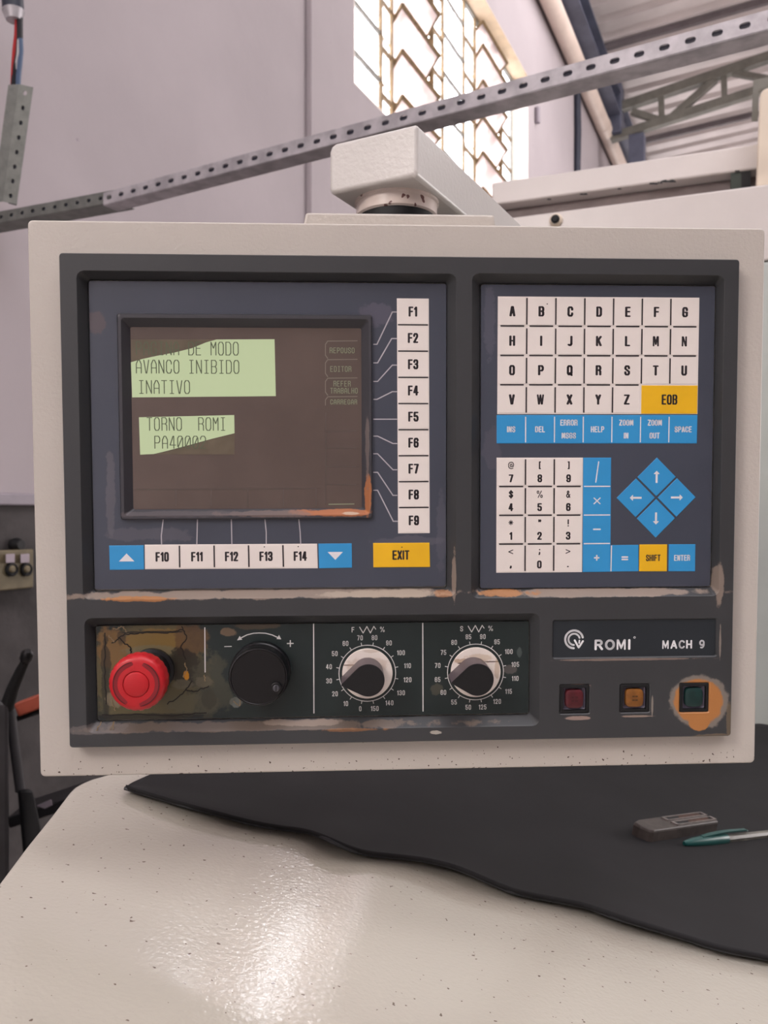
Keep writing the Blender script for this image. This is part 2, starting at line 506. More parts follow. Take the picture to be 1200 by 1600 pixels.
# steel wall beam and cream pipe that run along the top of the wall
def wall_at(px, py, off): return wall(px, py, off)
a0 = wall(852, 10, .13); z0 = a0.z; z1 = wall(966, 232, .13).z
zc = (z0 + z1) / 2
pu0 = 2.0; pu1 = 24
t = empty('eaves_pipe', wu(10, zc, .13)); tag(t, 'cream round pipe running along the top of the pale left wall beside the roof', 'pipe')
b = B(); b.tube([wu(pu0, zc, .13) - t.location, wu(pu1, zc, .13) - t.location], .105, 20)
b.build('pipe_run', M['cream_pipe'], t, smooth=True)
for u in (u_of(850, .13), u_of(850, .13) + 3.6, u_of(850, .13) + 7.2, u_of(850, .13) + 10):
    b = B(); b.tube([wu(u - .03, zc, .13) - t.location, wu(u + .03, zc, .13) - t.location], .112, 20)
    b.build('joint_collar', M['cream_pipe'], t, smooth=True)
b = B()
zb = zc + .36
for u0_, u1_, o0, o1, za, zb_ in ((1, 24, .02, .36, zb - .17, zb - .15), (1, 24, .02, .36, zb + .15, zb + .17), (1, 24, .18, .2, zb - .15, zb + .15)):
    wbox(b, u0_, u1_, o0, o1, za, zb_)
tag(b.build('wall_beam', M['steel_dark'], bevel=.003), 'blue-grey steel beam above the cream pipe where wall meets roof', 'beam')

# roof truss, square to the wall
UT = u_of(955)
Tn = Tw; Td = 12.92
def tp(px, py): return on_plane(px, py, Tn, Td)
tr = empty('roof_truss', tp(1070, 170)); tag(tr, 'green-grey steel lattice truss under the corrugated roof', 'truss')
def tbar(name, p, q, w=.10, m='truss', ext=(0, 0)):
    a = tp(*p); c = tp(*q); d = (c - a).normalized()
    a = a - d * ext[0]; c = c + d * ext[1]
    b = B(); b.bar(a - tr.location, c - tr.location, w, w, up=(0, 0, 1))
    return b.build(name, M[m], tr)
tbar('top_chord', (985, 163), (1200, 90), .13, ext=(.2, 3))
tbar('bottom_chord', (965, 213), (1175, 145), .12, ext=(.1, 3))
tbar('upright', (1033, 150), (1034, 188), .08)
tbar('upright', (1131, 120), (1132, 156), .08)
tbar('upright', (990, 166), (990, 204), .08)
tbar('diagonal', (1046, 187), (1118, 124), .10)
tbar('diagonal', (988, 175), (1032, 189), .09)
tbar('diagonal', (1146, 114), (1200, 124), .08)
b = B(); c = tp(957, 192) - tr.location
b.bar(c + Vector((0, 0, -.22)), c + Vector((0, 0, .55)), .34, .30, up=Nw); b.build('end_bracket', M['steel_dark'], tr, bevel=.02)
b = B(); p = tp(985, 225) + Nw * .10
b.bar(Vector((p.x, p.y, FLOOR)) , Vector((p.x, p.y, p.z + .1)), .22, .22, up=Nw)
tag(b.build('steel_column', M['steel_dark'], bevel=.01), 'dark steel column under the end of the roof truss', 'column')

# thin cable dropping down the wall, and a short stub left of it
b = B(); p = wall(902, 150, .04); q = wall(905, 262, .04)
q2 = Vector((p.x, p.y, 1.2))
b.tube([p + Vector((0, 0, .05)), Vector((p.x + .01, p.y, (p.z + q.z) / 2)), Vector((p.x, p.y, q.z)), q2], .045, 10)
tag(b.build('wall_cable', M['cable'], smooth=True), 'dark cable running straight down the wall right of the window', 'cable')
b = B(); p = wall(840, 168, .03); q = wall(841, 194, .03)
b.tube([p, Vector((p.x, p.y, q.z))], .03, 8)
tag(b.build('wall_hook', M['capping'], smooth=True), 'short grey stub hanging on the wall just right of the window', 'hook')

# ------------------------------------------------------------------ window_1
OG = -.18                                          # glazing plane, near the outside face
win = empty('window_1', wu((U0 + U1) / 2, ZS, OG)); tag(win, kind='structure')
def gu(px): return on_plane(px, 800, Nw, -DW + OG).dot(Tw)
def wl(u, z, o=OG): return wu(u, z, o) - win.location
def wpart(name, mat, *boxes, **k):
    b = B()
    for u0, u1, o0, o1, z0, z1 in boxes:
        c = [wl(u0, z0, o0), wl(u1, z0, o0), wl(u1, z1, o0), wl(u0, z1, o0)]
        d = [wl(u0, z0, o1), wl(u1, z0, o1), wl(u1, z1, o1), wl(u0, z1, o1)]
        b.hexa(c + d)
    return b.build(name, M[mat], win, **k)
wpart('reveal', 'reveal', (U0, U0 + .012, -.17, .0, ZS, ZT), (U1 - .012, U1, -.19, .0, ZS, ZT), (U0, U1, -.19, .0, ZS, ZS + .012))
wpart('lintel', 'lintel', (U0, U1, -.19, .0, ZT - .012, ZT))
cols = [U0 + .0, gu(593), gu(610), gu(674), gu(690), gu(723), gu(740), gu(782), gu(797)]
GZ = (800 - 127.5) / F * on_plane(594, 800, Nw, -DW + OG).y      # a rail line read on the glazing plane
PH = (127.5 - 54) / F * on_plane(594, 800, Nw, -DW + OG).y
rows = [GZ + PH * k for k in range(-3, 8) if ZS + .03 < GZ + PH * k < ZT - .05]
wpart('frame', 'frame2', (cols[0], U1, OG - .015, OG + .02, ZS, ZS + .03), (cols[0], U1, OG - .015, OG + .02, ZT - .03, ZT),
      (cols[0], cols[0] + .025, OG - .015, OG + .02, ZS, ZT), (cols[8], cols[8] + .03, OG - .015, OG + .02, ZS, ZT))
for c in cols[1:8]:
    wpart('mullion', 'frame', (c - .014, c + .014, OG - .015, OG + .02, ZS, ZT))
zs = [ZS + .03] + rows + [ZT - .03]
fixed = [(0, 1), (1, 2), (3, 4), (4, 5), (5, 6), (7, 8)]
for i, j in fixed:
    narrow = cols[j] - cols[i] < .36
    for z in rows:
        zz = z - (.09 if narrow else 0)
        wpart('glazing_bar', 'frame' if narrow else 'frame2', (cols[i], cols[j], OG - .012, OG + .014, zz - .013, zz + .013))
    for a, c in zip(zs, zs[1:]):
        if c - a < .08: continue
        wpart('pane', 'glass_clear', (cols[i] + .012, cols[j] - .012, OG - .003, OG + .001, a + .012, c - .012))
# tilting sashes: frame and frosted pane leaning out at the foot
for i, j in ((2, 3), (6, 7)):
    for a, c in zip(zs, zs[1:]):
        if c - a < .1: continue
        for kind in ('f', 'p'):
            b = B()
            def P(u, k, w):   # k 0 foot .. 1 head of the leaning sash
                return wl(u, a + .02 + (c - a - .04) * (.1 + .9 * k), OG - .115 + .19 * k + w)
            u0_, u1_ = cols[i] + .02, cols[j] - .02
            if kind == 'f':
                for (ua, ub, ka, kb) in ((u0_, u1_, 0, .07), (u0_, u1_, .93, 1), (u0_, u0_ + .022, 0, 1), (u1_ - .022, u1_, 0, 1)):
                    b.hexa([P(ua, ka, 0), P(ub, ka, 0), P(ub, kb, 0), P(ua, kb, 0), P(ua, ka, .02), P(ub, ka, .02), P(ub, kb, .02), P(ua, kb, .02)])
                sash = b.build('sash', M['frame'], win)
            else:
                b.hexa([P(u0_ + .02, .06, .006), P(u1_ - .02, .06, .006), P(u1_ - .02, .94, .006), P(u0_ + .02, .94, .006),
                        P(u0_ + .02, .06, .01), P(u1_ - .02, .06, .01), P(u1_ - .02, .94, .01), P(u0_ + .02, .94, .01)])
                b.build('pane', M['glass_warm'], sash)

# ------------------------------------------------------------------ slotted angle rails
def slotted(name, origin, along, facen, n, pitch, hgt, flange, slot, mat, label, cat='rail', up=Vector((0, 0, 1)), group=None, flange_dir=None):
    """origin: first slot's centre; the web faces facen, the flange leaves its lower edge away from facen"""
    r = empty(name, origin); tag(r, label, cat, group)
    along = along.normalized(); up = (up - along * up.dot(along)).normalized()
    b = B(); sw, sh = slot
    for i in range(n):
        c = along * (pitch * i)
        outer = [b.bm.verts.new(c + along * x + up * y) for x, y in ((-pitch / 2, -hgt / 2), (pitch / 2, -hgt / 2), (pitch / 2, hgt / 2), (-pitch / 2, hgt / 2))]
        hole = []
        for k in range(12):
            a = 2 * math.pi * k / 12; ca, sa = math.cos(a), math.sin(a)
            hx = (sw - sh) / 2 * (1 if ca > 0 else -1) if abs(ca) > .01 else 0
            hole.append(b.bm.verts.new(c + along * (hx + sh / 2 * ca) + up * (sh / 2 * sa)))
        face_with_holes(b, outer, [hole])
    bmesh.ops.remove_doubles(b.bm, verts=b.bm.verts, dist=1e-5)
    b.build('slotted_web', mat, r, solid=.003)
    fd = flange_dir or -facen
    a0 = along * (-pitch / 2) - up * (hgt / 2); a1 = along * (pitch * (n - .5)) - up * (hgt / 2)
    b = B(); q = up * .0015; b.hexa([a0 - q, a1 - q, a1 + fd * flange - q, a0 + fd * flange - q, a0 + q, a1 + q, a1 + fd * flange + q, a0 + fd * flange + q])
    b.build('flange', mat, r)
    return r
Y0 = 1.60
pR = at(1164, 52.5, Y0); pL = at(189.6, 300, Y0 * 1.53)
pL.z = pR.z = (pL.z + pR.z) / 2 + .004
dr = (pR - pL); pitch = dr.length / 34; dr.normalize()
fn = Vector((dr.y, -dr.x, 0)); fn = fn if fn.y < 0 else -fn
cr = empty('rail_cable', pL); tag(cr, 'dark cable run lying inside the long slotted rail, seen through its slots', 'cable')
for nm_, off_, z_, cc_, e0, e1 in (('dark_sleeve', .013, 0, (34, 34, 48), -1, 41.3), ('red_lead', .0055, -.001, (120, 44, 58), 38.6, 39.4), ('teal_lead', .0055, .001, (60, 92, 98), 37.6, 38.45)):
    b = B(); b.tube([dr * pitch * e0 - fn * off_ + Vector((0, 0, z_)), dr * pitch * e1 - fn * off_ + Vector((0, 0, z_))], .0105 if nm_ == 'dark_sleeve' else .0035, 10)
    b.build(nm_, material('cable_' + nm_, cc_, .5, var=0), cr, smooth=True)
slotted('slotted_rail', pL - dr * pitch, dr, fn, 44, pitch, .036, .056, (.021, .0125), M['galv'],
        'long slotted galvanised angle crossing in front of the window')
qR = at(172, 307.5, 2.50); qL = at(5, 338.5, 2.68)
dl = (qR - qL).normalized()
fl = Vector((dl.y, -dl.x, 0)).normalized(); fl = fl if fl.y < 0 else -fl
slotted('slotted_rail', qL - dl * .1, dl, fl, 13, .046, .036, .07, (.015, .012), M['galv2'],
        'short slotted grey angle at left joining the long rail to the wall')
s0 = at(17, 306, 2.64); s1 = at(36, 169, 2.60)
ds = (s1 - s0).normalized()
side = Vector((-1, .15, 0)).normalized()
b = B(); b.tube([s0 + ds * -.02 + Vector((0, .018, 0)), s0 + ds * .31 + Vector((0, .018, 0))], .013, 10)
tag(b.build('upright_cable', M['cable'], smooth=True), 'dark cable inside the upright slotted angle at the far left', 'cable')
b = B(); b.tube([qL - dl * .1 - fl * .016, qL + dl * .46 - fl * .016], .012, 10)
tag(b.build('rail_end_cable', M['cable'], smooth=True), 'dark cable inside the short slotted angle at left', 'cable')
r = slotted('slotted_upright', s0, ds, Vector((0, -1, 0)), 8, (s1 - s0).length / 6, .044, .034, (.014, .012), M['galv2'],
        'upright slotted grey angle leaning at the far left below the loose wires', 'rail', up=Vector((1, 0, 0)), flange_dir=Vector((-1, .12, 0)).normalized())

# conduit end with loose wires going down to it
c = empty('cable_conduit', at(21, 28, 2.6)); tag(c, 'dark conduit end at the top left corner with red, black and blue wires hanging out', 'conduit')
o = c.location
b = B(); b.tube([at(17, -60, 2.6) - o, at(19, -10, 2.6) - o, at(21, 20, 2.6) - o], .032, 16); b.build('conduit', M['cable'], c, smooth=True)
b = B(); b.tube([at(21, 17, 2.6) - o, at(22, 32, 2.6) - o], [.034, .024], 16); b.build('metal_ferrule', M['galv'], c, smooth=True)
for nm, colr, pts, rad in (('red_wire', (170, 40, 42), [(27, 28), (26, 55), (23, 80), (21, 110), (20, 140)], .008),
                           ('black_wire', (26, 26, 32), [(31, 28), (31, 60), (29, 85), (24, 110), (21, 140)], .010),
                           ('blue_wire', (82, 100, 128), [(32, 60), (33, 80), (31, 100), (29, 120), (28, 142)], .008),
                           ('white_wire', (190, 188, 190), [(30, 62), (29, 84), (27, 98), (26, 112)], .006)):
    b = B(); b.tube([at(x, y, 2.6 + .01 * i) - o for i, (x, y) in enumerate(pts)], rad, 8)
    b.build('wire', material(nm, colr, .45, var=0), c, smooth=True)['label'] = nm.replace('_', ' ')

# ------------------------------------------------------------------ things at the far left, beyond the console
sb = empty('socket_box', wall(26, 892, .06)); tag(sb, 'dull yellow-brown box with two sockets on the dark lower wall', 'socket box')
o = sb.location
def wrel(px, py, off): return wall(px, py, off) - o
M['box_tan'] = material('dull_tan', (104, 94, 72), .6, var=.15, vscale=20)
M['lilac'] = material('lilac_plastic', (150, 138, 146), .5, var=.05)
b = B(); b.hexa([wrel(-30, 926, .10), wrel(52, 918, .10), wrel(52, 858, .10), wrel(-30, 861, .10), wrel(-30, 926, .03), wrel(52, 918, .03), wrel(52, 858, .03), wrel(-30, 861, .03)])
b.build('housing', M['box_tan'], sb, bevel=.004)
for x in (16, 39):
    b = B(); b.hexa([wrel(x - 7, 880, .115), wrel(x + 7, 879, .115), wrel(x + 7, 865, .115), wrel(x - 7, 866, .115), wrel(x - 7, 880, .1), wrel(x + 7, 879, .1), wrel(x + 7, 865, .1), wrel(x - 7, 866, .1)])
    b.build('switch_plate', M['lilac'], sb, bevel=.002)
    b = B(); b.lathe([(.022, 0), (.022, .012), (.018, .014), (.012, .008)], wrel(x, 890, .1), Nw, 16)
    b.build('socket', M['blackmatt'], sb, smooth=True)
    b = B(); b.lathe([(.012, .0), (.012, .012), (.008, .016)], wrel(x, 889, .105), Nw, 12)
    b.build('plug', M['box_tan'], sb, smooth=True)
b = B(); b.lathe([(.02, 0), (.024, .02), (.016, .04)], wall(20, 851, .03), Nw, 14)
tag(b.build('wall_stud', M['blackmatt'], smooth=True), 'small black knob on the wall just above the socket box', 'knob')

M['machine_black'] = material('grimy_black_machine', (34, 32, 34), .5, var=.3, vscale=12)
M['machine_grey'] = material('grimy_grey_machine', (62, 60, 62), .5, var=.25, vscale=12)
mc = empty('black_machine', at(5, 1200, 2.0)); tag(mc, 'dark machine column with a slanting lever at the left edge', 'machine')
o = mc.location
b = B(); b.hexa([at(-80, 1560, 1.9) - o, at(14, 1560, 1.9) - o, at(14, 1096, 1.9) - o, at(-80, 1085, 1.9) - o,
                 at(-80, 1560, 2.2) - o, at(4, 1560, 2.2) - o, at(4, 1096, 2.2) - o, at(-80, 1085, 2.2) - o])
b.build('column', M['machine_black'], mc, bevel=.01)
b = B(); b.tube([at(10, 1106, 1.92) - o, at(20, 1075, 1.9) - o, at(33, 1046, 1.88) - o, at(42, 1028, 1.86) - o], [.016, .013, .011, .009], 12)
b.build('lever', M['blackmatt'], mc, smooth=True)
b = B(); b.tube([at(38.5, 1034, 1.865) - o, at(40, 1029, 1.86) - o, at(43, 1021, 1.855) - o, at(44, 1017, 1.85) - o], [.008, .0135, .0135, .006], 14)
b.build('lever_grip', M['black'], mc, smooth=True)
b = B(); b.tube([at(16, 1110, 2.0) - o, at(22, 1160, 2.0) - o, at(32, 1236, 2.0) - o], .012, 10)
b.build('slanting_rod', M['machine_grey'], mc, smooth=True)
b = B(); b.hexa([at(44, 1420, 1.96) - o, at(90, 1420, 1.96) - o, at(51, 1233, 1.96) - o, at(27, 1233, 1.96) - o,
                 at(44, 1420, 2.06) - o, at(90, 1420, 2.06) - o, at(51, 1233, 2.06) - o, at(27, 1233, 2.06) - o])
b.build('foot', M['blackmatt'], mc, bevel=.008)
ob = empty('orange_bar', at(45, 1098, 2.2)); tag(ob, 'red-orange steel bar beside the dark lever at left', 'bar')
o = ob.location
b = B(); b.bar(at(29, 1108, 2.2) - o, at(100, 1081, 2.2) - o, .036, .036); b.build('red_side', material('red_orange_paint', (150, 72, 54), .5, var=.15, vscale=20), ob, bevel=.004)
b = B(); b.bar(at(30, 1121, 2.21) - o, at(100, 1098, 2.21) - o, .03, .014); b.build('underside_strip', M['machine_black'], ob)
pt = at(70, 1260, 2.3)
b = B(); b.bar(at(30, 1272, 2.3), at(140, 1236, 2.3), .14, .03)
tag(b.build('dark_shelf', M['machine_black'], bevel=.004), 'black slanting ledge below the console at left', 'ledge')
b = B(); b.hexa([at(57, 1259, 2.13), at(70, 1264, 2.13), at(82, 1258, 2.13), at(80, 1249, 2.13), at(57, 1259, 2.14), at(70, 1264, 2.14), at(82, 1258, 2.14), at(80, 1249, 2.14)])
tag(b.build('paper_tag', M['lilac'], bevel=.001), 'small pinkish grey tag on the black ledge', 'tag')

# ------------------------------------------------------------------ the lathe's guard behind the console
Em = Vector((.365, .931, 0)).normalized()
Ea = Vector((.931, -.365, 0)).normalized()         # along the guard, towards the right
def en(px, py, d): return on_plane(px, py, Em, d)
ED = 2.16
g = empty('lathe_guard', en(1190, 1128, ED)); tag(g, 'off-white sheet metal lathe guard behind the console with chipped top rail', 'machine guard')
o = g.location
def ebox(b, px0, px1, z0, z1, d0, d1, du=0):
    u0 = en(px0, 800, ED).dot(Ea); u1 = en(px1, 800, ED).dot(Ea) + du
    c = [Ea * u + Em * d0 + Vector((0, 0, z)) - o for u, z in ((u0, z0), (u1, z0), (u1, z1), (u0, z1))]
    e = [Ea * u + Em * d1 + Vector((0, 0, z)) - o for u, z in ((u0, z0), (u1, z0), (u1, z1), (u0, z1))]
    b.hexa(c + e); return b
zA = en(1200, 287.5, ED).z; zseam = en(1197, 408, ED).z; zbot = -1.4
b = B(); ebox(b, 745, 1250, zseam + .002, zA, ED, ED + .20, .5); b.build('upper_panel', M['enamel'], g, bevel=.004)
b = B(); ebox(b, 745, 1250, zbot, zseam - .002, ED, ED + .20, .5); b.build('lower_panel', material('pale_grey_green_enamel', (184, 190, 184), .35, var=.03), g, bevel=.004)
zt1 = en(1181, 224.5, ED + .2).z; zt0 = en(1177, 264.3, ED + .2).z
M['enamel_chip'] = material('chipped_enamel', (216, 208, 202), .3, var=.03, bump=.0001, bscale=200, coat=.15)
b = B(); ebox(b, 740, 1182, zt0, zt1, ED + .2, ED + .32, .3); b.build('top_rail', M['enamel'], g, bevel=.005)
b = B(); ebox(b, 742, 1160, zA - .05, zt0 - .002, ED + .25, ED + .28, .3); b.build('sliding_track', M['rail_grey'], g)
b = B(); ebox(b, 742, 1160, (zA + zt0) / 2 - .0, (zA + zt0) / 2 + .006, ED + .244, ED + .25, .3); b.build('track_lip', M['rail_grey'], g)
b = B(); ebox(b, 1145, 1163, zA - .05, zt0 - .001, ED + .205, ED + .25); b.build('end_stop', M['green_black'], g)
b = B(); ebox(b, 1163, 1179, zA - .05, zt0 - .001, ED + .205, ED + .25); b.build('slot', M['blackmatt'], g)
# chips where the enamel has flaked off the rail's lower edge
for cx, wpx, hpx in ((1021, 7, 3), (1044, 12, 3.6), (1031, 4, 2), (912, 6, 2.6), (1152, 4, 2.2), (858, 3, 2), (968, 3, 1.6)):
    b = B(); n = 9; dd = ED + .2 - .0006
    base_y = 264.3 + (1177 - cx) * .1485
    pts = [(cx - wpx + 2 * wpx * k / n, base_y - hpx * (.45 + .55 * random.random()) * (0.3 if k in (0, n) else 1)) for k in range(n + 1)]
    pts = [(cx + wpx, base_y + .8), (cx - wpx, base_y + .8)] + pts
    b.poly([en(x, y, dd) - o for x, y in pts]); b.build('paint_chip', M['blackmatt'], g, solid=.0004)
kp = en(869, 345, ED) - o
b = B(); b.lathe([(.017, 0), (.017, .006), (.012, .012), (.010, .012)], kp, -Em, 20); b.build('bolt', M['cream'], g, smooth=True)
b = B(); b.lathe([(.011, .004), (.011, .016), (.007, .020)], kp, -Em, 16); b.build('bolt_socket', M['blackmatt'], g, smooth=True)
# cream post at the right edge
pp = empty('cream_post', en(1195, 287, ED + .03)); tag(pp, 'cream rounded post standing on the guard at the right edge', 'post')
o2 = pp.location
b = B()
outl = [(1181, 292), (1186.5, 160), (1188, 148), (1192, 141), (1198, 138.5), (1300, 118), (1300, 280)]
b.rings([[en(x, y, d_) - o2 for x, y in outl] for d_ in (ED + .05, ED + .16)]); b.build('post_body', M['cream'], pp, bevel=.004)
b = B(); b.rings([[en(x, y, d_) - o2 for x, y in ((1174, 190), (1177, 125), (1260, 108), (1260, 122), (1186, 140), (1184, 190))] for d_ in (ED + .17, ED + .22)])
b.build('angle_bracket', M['truss'], pp)

# ------------------------------------------------------------------ swinging arm that carries the console
Da = Vector((.463, .886, 0)).normalized(); Dl = Vector((-.886, .463, 0)).normalized()
A0 = at(651, 275, .68)                              # lower right corner of its front end
AH = 82 / F * .68; AW = .0838
arm = empty('support_arm', A0 + Dl * AW / 2 + Da * .045 - Vector((0, 0, .04)))
tag(arm, 'pale grey square-section arm above the console reaching back to the guard', 'arm')
o = arm.location
M['arm'] = material('textured_light_grey_enamel', (206, 202, 198), .34, var=.03, bump=.00035, bscale=260, coat=.2)
b = B()
def ringsec(s, ins=0.0):
    c = A0 + Da * s - o
    pts = []
    rads = (.004, .004, .004, .004)
    cs = [(0 + ins, 0 + ins, 0), (AW - ins, 0 + ins, 0), (AW - ins, AH - ins, .006), (0 + ins, AH - ins, .002)]
    for i, (x, z, r) in enumerate(cs):
        sx = 1 if x < AW / 2 else -1; sz = 1 if z < AH / 2 else -1
        r = .0035 if r == 0 else r
        steps = [(sx * r, 0), (sx * r * .3, sz * r * .3), (0, sz * r)]
        if (sx, sz) in ((1, 1), (-1, -1)): steps = steps[::-1] if (sx, sz) == (1, 1) else steps[::-1]
        for dx, dz in steps: pts.append(c + Dl * (x + dx) + Vector((0, 0, z + dz)))
    return pts
b.rings([ringsec(0, .0022), ringsec(.0022), ringsec(1.50)])
b.build('arm_beam', M['arm'], arm, bevel=.0012)
cc = A0 + Dl * AW / 2 + Da * .047
top = Vector((cc.x, cc.y, A0.z)) - o
b = B(); b.lathe([(.0375, .001), (.0375, -.002), (.036, -.003), (.036, -.0125), (.0345, -.014)], top, (0, 0, 1), 48)
b.build('swivel_collar', material('cream_white_collar', (214, 200, 192), .35, var=.05, vscale=60, specks=(.66, 130, (112, 80, 76), .2, 1)), arm, smooth=True)
b = B(); b.lathe([(.034, -.0135), (.034, -.062)], top, (0, 0, 1), 48)
b.build('swivel_shaft', M['blackmatt'], arm, smooth=True)
b = B(); b.lathe([(.052, -.0285), (.052, -.031)], top, (0, 0, 1), 48); b.build('washer', M['black'], arm, smooth=True)

# ------------------------------------------------------------------ operator console
con = empty('operator_console', CON_LOC)
con.rotation_euler = CON_ROT.to_euler()
tag(con, 'off-white lathe control console with screen, keypads, dials and red stop button', 'control panel')
M['case'] = material('case_enamel', (190, 183, 175), .42, var=.02, vscale=6, bump=.0003, bscale=420,
                     specks=(.68, 420, (70, 52, 42), -.180, -.128))
b = B()
R = lambda ins, w, r=.003: rrect(-HW + ins, -HH + ins, HW - ins, HH - ins, r, w, 4)
b.rings([R(.0015, 0), R(.0004, -.0008), R(0, -.002), R(0, -.050), R(.002, -.052)])
b.build('housing', M['case'], con, smooth=True)
# bracket on top of the housing that carries the shaft
lx0, lz0 = L(478, 338, -.028); lx1, lz1 = L(772, 338, -.028)
_, ztop = L(620, 333.5, -.028)
b = B(); b.hexa([(lx0 - .004, .028, HH - .004), (lx1 + .003, .028, HH - .004), (lx1, .028, ztop), (lx0, .028, ztop),
                 (lx0 - .004, .25, HH - .004), (lx1 + .003, .25, HH - .004), (lx1, .25, ztop), (lx0, .25, ztop)])
b.build('mounting_bracket', M['case'], con, bevel=.0015)

def PT(px, py, rx, ry, rgb, st=1, rag=.5, w=.004):
    x, z = L(px, py, w); return (x, z, rx * PX, ry * PX, rgb, st, rag)
TAN = (150, 134, 122); ORG = (172, 116, 66); GRY = (128, 120, 112)
M['bezel'] = material('charcoal_bezel', (58, 59, 61), .42, var=.04, vscale=10, bump=.00006, bscale=600, patches=[
    # the paint rubbed away along the lower ledges of the three recesses
    PT(430, 927, 300, 6.5, TAN, .75, .8), PT(222, 934, 48, 3.6, ORG, .8, .9), PT(600, 927, 90, 5, (170, 156, 140), .7, .7),
    PT(690, 926, 14, 6, ORG, .5, .9), PT(708, 900, 3.2, 40, TAN, .7, .7),
    PT(930, 925, 190, 6, TAN, .8, .7), PT(790, 926, 44, 5, ORG, .75, .95), PT(1118, 915, 7, 34, TAN, .7, .6),
    PT(420, 1132, 260, 6, (120, 104, 92), .6, .9), PT(550, 1136, 46, 2.6, ORG, .4, .9), PT(470, 1128, 60, 4, TAN, .7, .8),
    PT(680, 1140, 9, 3, (176, 170, 160), .9, .8),
    # worn round the green button down to the orange primer
    PT(1087, 1092, 47, 44, GRY, .9, .22), PT(1086, 1092, 40, 37, ORG, 1, .18), PT(1086, 1122, 18, 17, ORG, 1, .25),
    PT(1133, 1120, 5, 30, (110, 96, 78), .7, .7), PT(1110, 1146, 40, 4, (112, 98, 82), .7, .7),
    PT(898, 1068, 20, 2.6, (150, 120, 112), .8, .6), PT(898, 1118, 19, 3, (160, 138, 128), .8, .6),
    PT(992, 1115, 24, 1.6, (160, 140, 126), .7, .6), PT(1014, 1098, 1.6, 18, (150, 140, 130), .7, .6),
    PT(990, 1027, 130, 1.8, (140, 122, 112), .7, .7), PT(1119, 1000, 1.7, 28, (150, 138, 128), .7, .7),
    PT(148, 1136, 40, 7, (120, 112, 110), .5, .8),
])
WB = .010                                          # the bezel stands this proud of the case
def holes():
    """front opening (at WB) and foot (at w) of every recess, from the photograph's corners"""
    H = {}
    H['screen'] = (pxrect((118, 424), (712, 429), (711, 934), (134, 932), WB), pxrect((136, 437), (698, 443), (697, 920), (150, 922), .0022), .0022, .004)
    H['keypad'] = (pxrect((740, 428), (1129, 432), (1125, 931), (737, 932), WB), pxrect((751, 443), (1117, 447), (1112, 917), (749, 920), .0022), .0022, .004)
    H['dials'] = (pxrect((133, 966), (844, 961), (840, 1134), (137, 1143), WB), pxrect((150, 976), (828, 971), (826, 1118), (151, 1124), .0022), .0022, .004)
    H['name'] = (pxrect((864, 969), (1120, 968), (1119, 1025), (865, 1028), WB), None, .0085, .001)
    for k, (x0, y0, x1, y1) in {'red': (875, 1070, 921, 1115), 'amber': (969, 1069, 1015, 1113), 'green': (1062, 1067, 1108, 1113)}.items():
        H[k] = (pxrect((x0, y0), (x1, y0), (x1, y1), (x0, y1), WB), None, .0015, .0008)
    return H
HO = holes()
bo = pxrect((92, 396), (1157, 404), (1142, 1150), (108, 1169), WB)
b = B()
outer = [b.bm.verts.new(p) for p in rrect(*(bo[0] + .0006, bo[1] + .0006, bo[2] - .0006, bo[3] - .0006), .0016, WB, 3)]
mid = [b.bm.verts.new(p) for p in rrect(*bo, .002, WB - .0008, 3)]
low = [b.bm.verts.new(p) for p in rrect(*(bo[0] - .0004, bo[1] - .0004, bo[2] + .0004, bo[3] + .0004), .002, -.0005, 3)]
for A_, C_ in ((outer, mid), (mid, low)):
    for i in range(len(A_)): b.bm.faces.new((A_[i], A_[(i + 1) % len(A_)], C_[(i + 1) % len(A_)], C_[i]))
hl = []
for k, (fr, ft, w, r) in HO.items():
    ft = ft or (fr[0] + .0002, fr[1] + .0002, fr[2] - .0002, fr[3] - .0002)
    e = .0007
    a1 = [b.bm.verts.new(p) for p in rrect(fr[0] - e, fr[1] - e, fr[2] + e, fr[3] + e, r + e, WB, 3)]
    a2 = [b.bm.verts.new(p) for p in rrect(*fr, r, WB - .0006, 3)]
    a3 = [b.bm.verts.new(p) for p in rrect(*ft, min(r, .002), w, 3)]
    for A_, C_ in ((a1, a2), (a2, a3)):
        for i in range(len(A_)): b.bm.faces.new((A_[i], A_[(i + 1) % len(A_)], C_[(i + 1) % len(A_)], C_[i]))
    hl.append(a1)
face_with_holes(b, outer, hl)
b.build('bezel', M['bezel'], con, smooth=True)

# --- overlays (thin plastic plates at the foot of the recesses)
WP = .0034
M['membrane'] = material('slate_membrane', (66, 70, 82), .34, var=.05, vscale=12, spec=.6, bump=.00004, bscale=90, patches=[
    PT(148, 505, 14, 16, (112, 92, 88), .35, .8), PT(172, 770, 7, 60, (116, 110, 116), .35, .9), PT(230, 835, 60, 10, (108, 104, 112), .3, .9),
    PT(590, 490, 26, 18, (110, 104, 120), .35, 1.0), PT(640, 845, 50, 7, (110, 106, 116), .3, .9), PT(690, 830, 8, 60, (100, 98, 110), .3, .9),
    PT(765, 500, 9, 60, (104, 102, 116), .3, .9), PT(770, 700, 14, 30, (100, 96, 108), .3, .9)])
scr_out = pxrect((181, 491), (582, 491), (581, 811), (190, 811), WP)
b = B()
pl = pxrect((136.5, 438), (697, 444), (697, 918), (150, 919), WP)
ring = [b.bm.verts.new(p) for p in rrect(*pl, .0016, WP)]
hol = [b.bm.verts.new(p) for p in rrect(*scr_out, .0015, WP)]
rdn = [b.bm.verts.new(p) for p in rrect(*pl, .0016, .0022)]
for i in range(len(ring)): b.bm.faces.new((ring[i], ring[(i + 1) % len(ring)], rdn[(i + 1) % len(ring)], rdn[i]))
face_with_holes(b, ring, [hol])
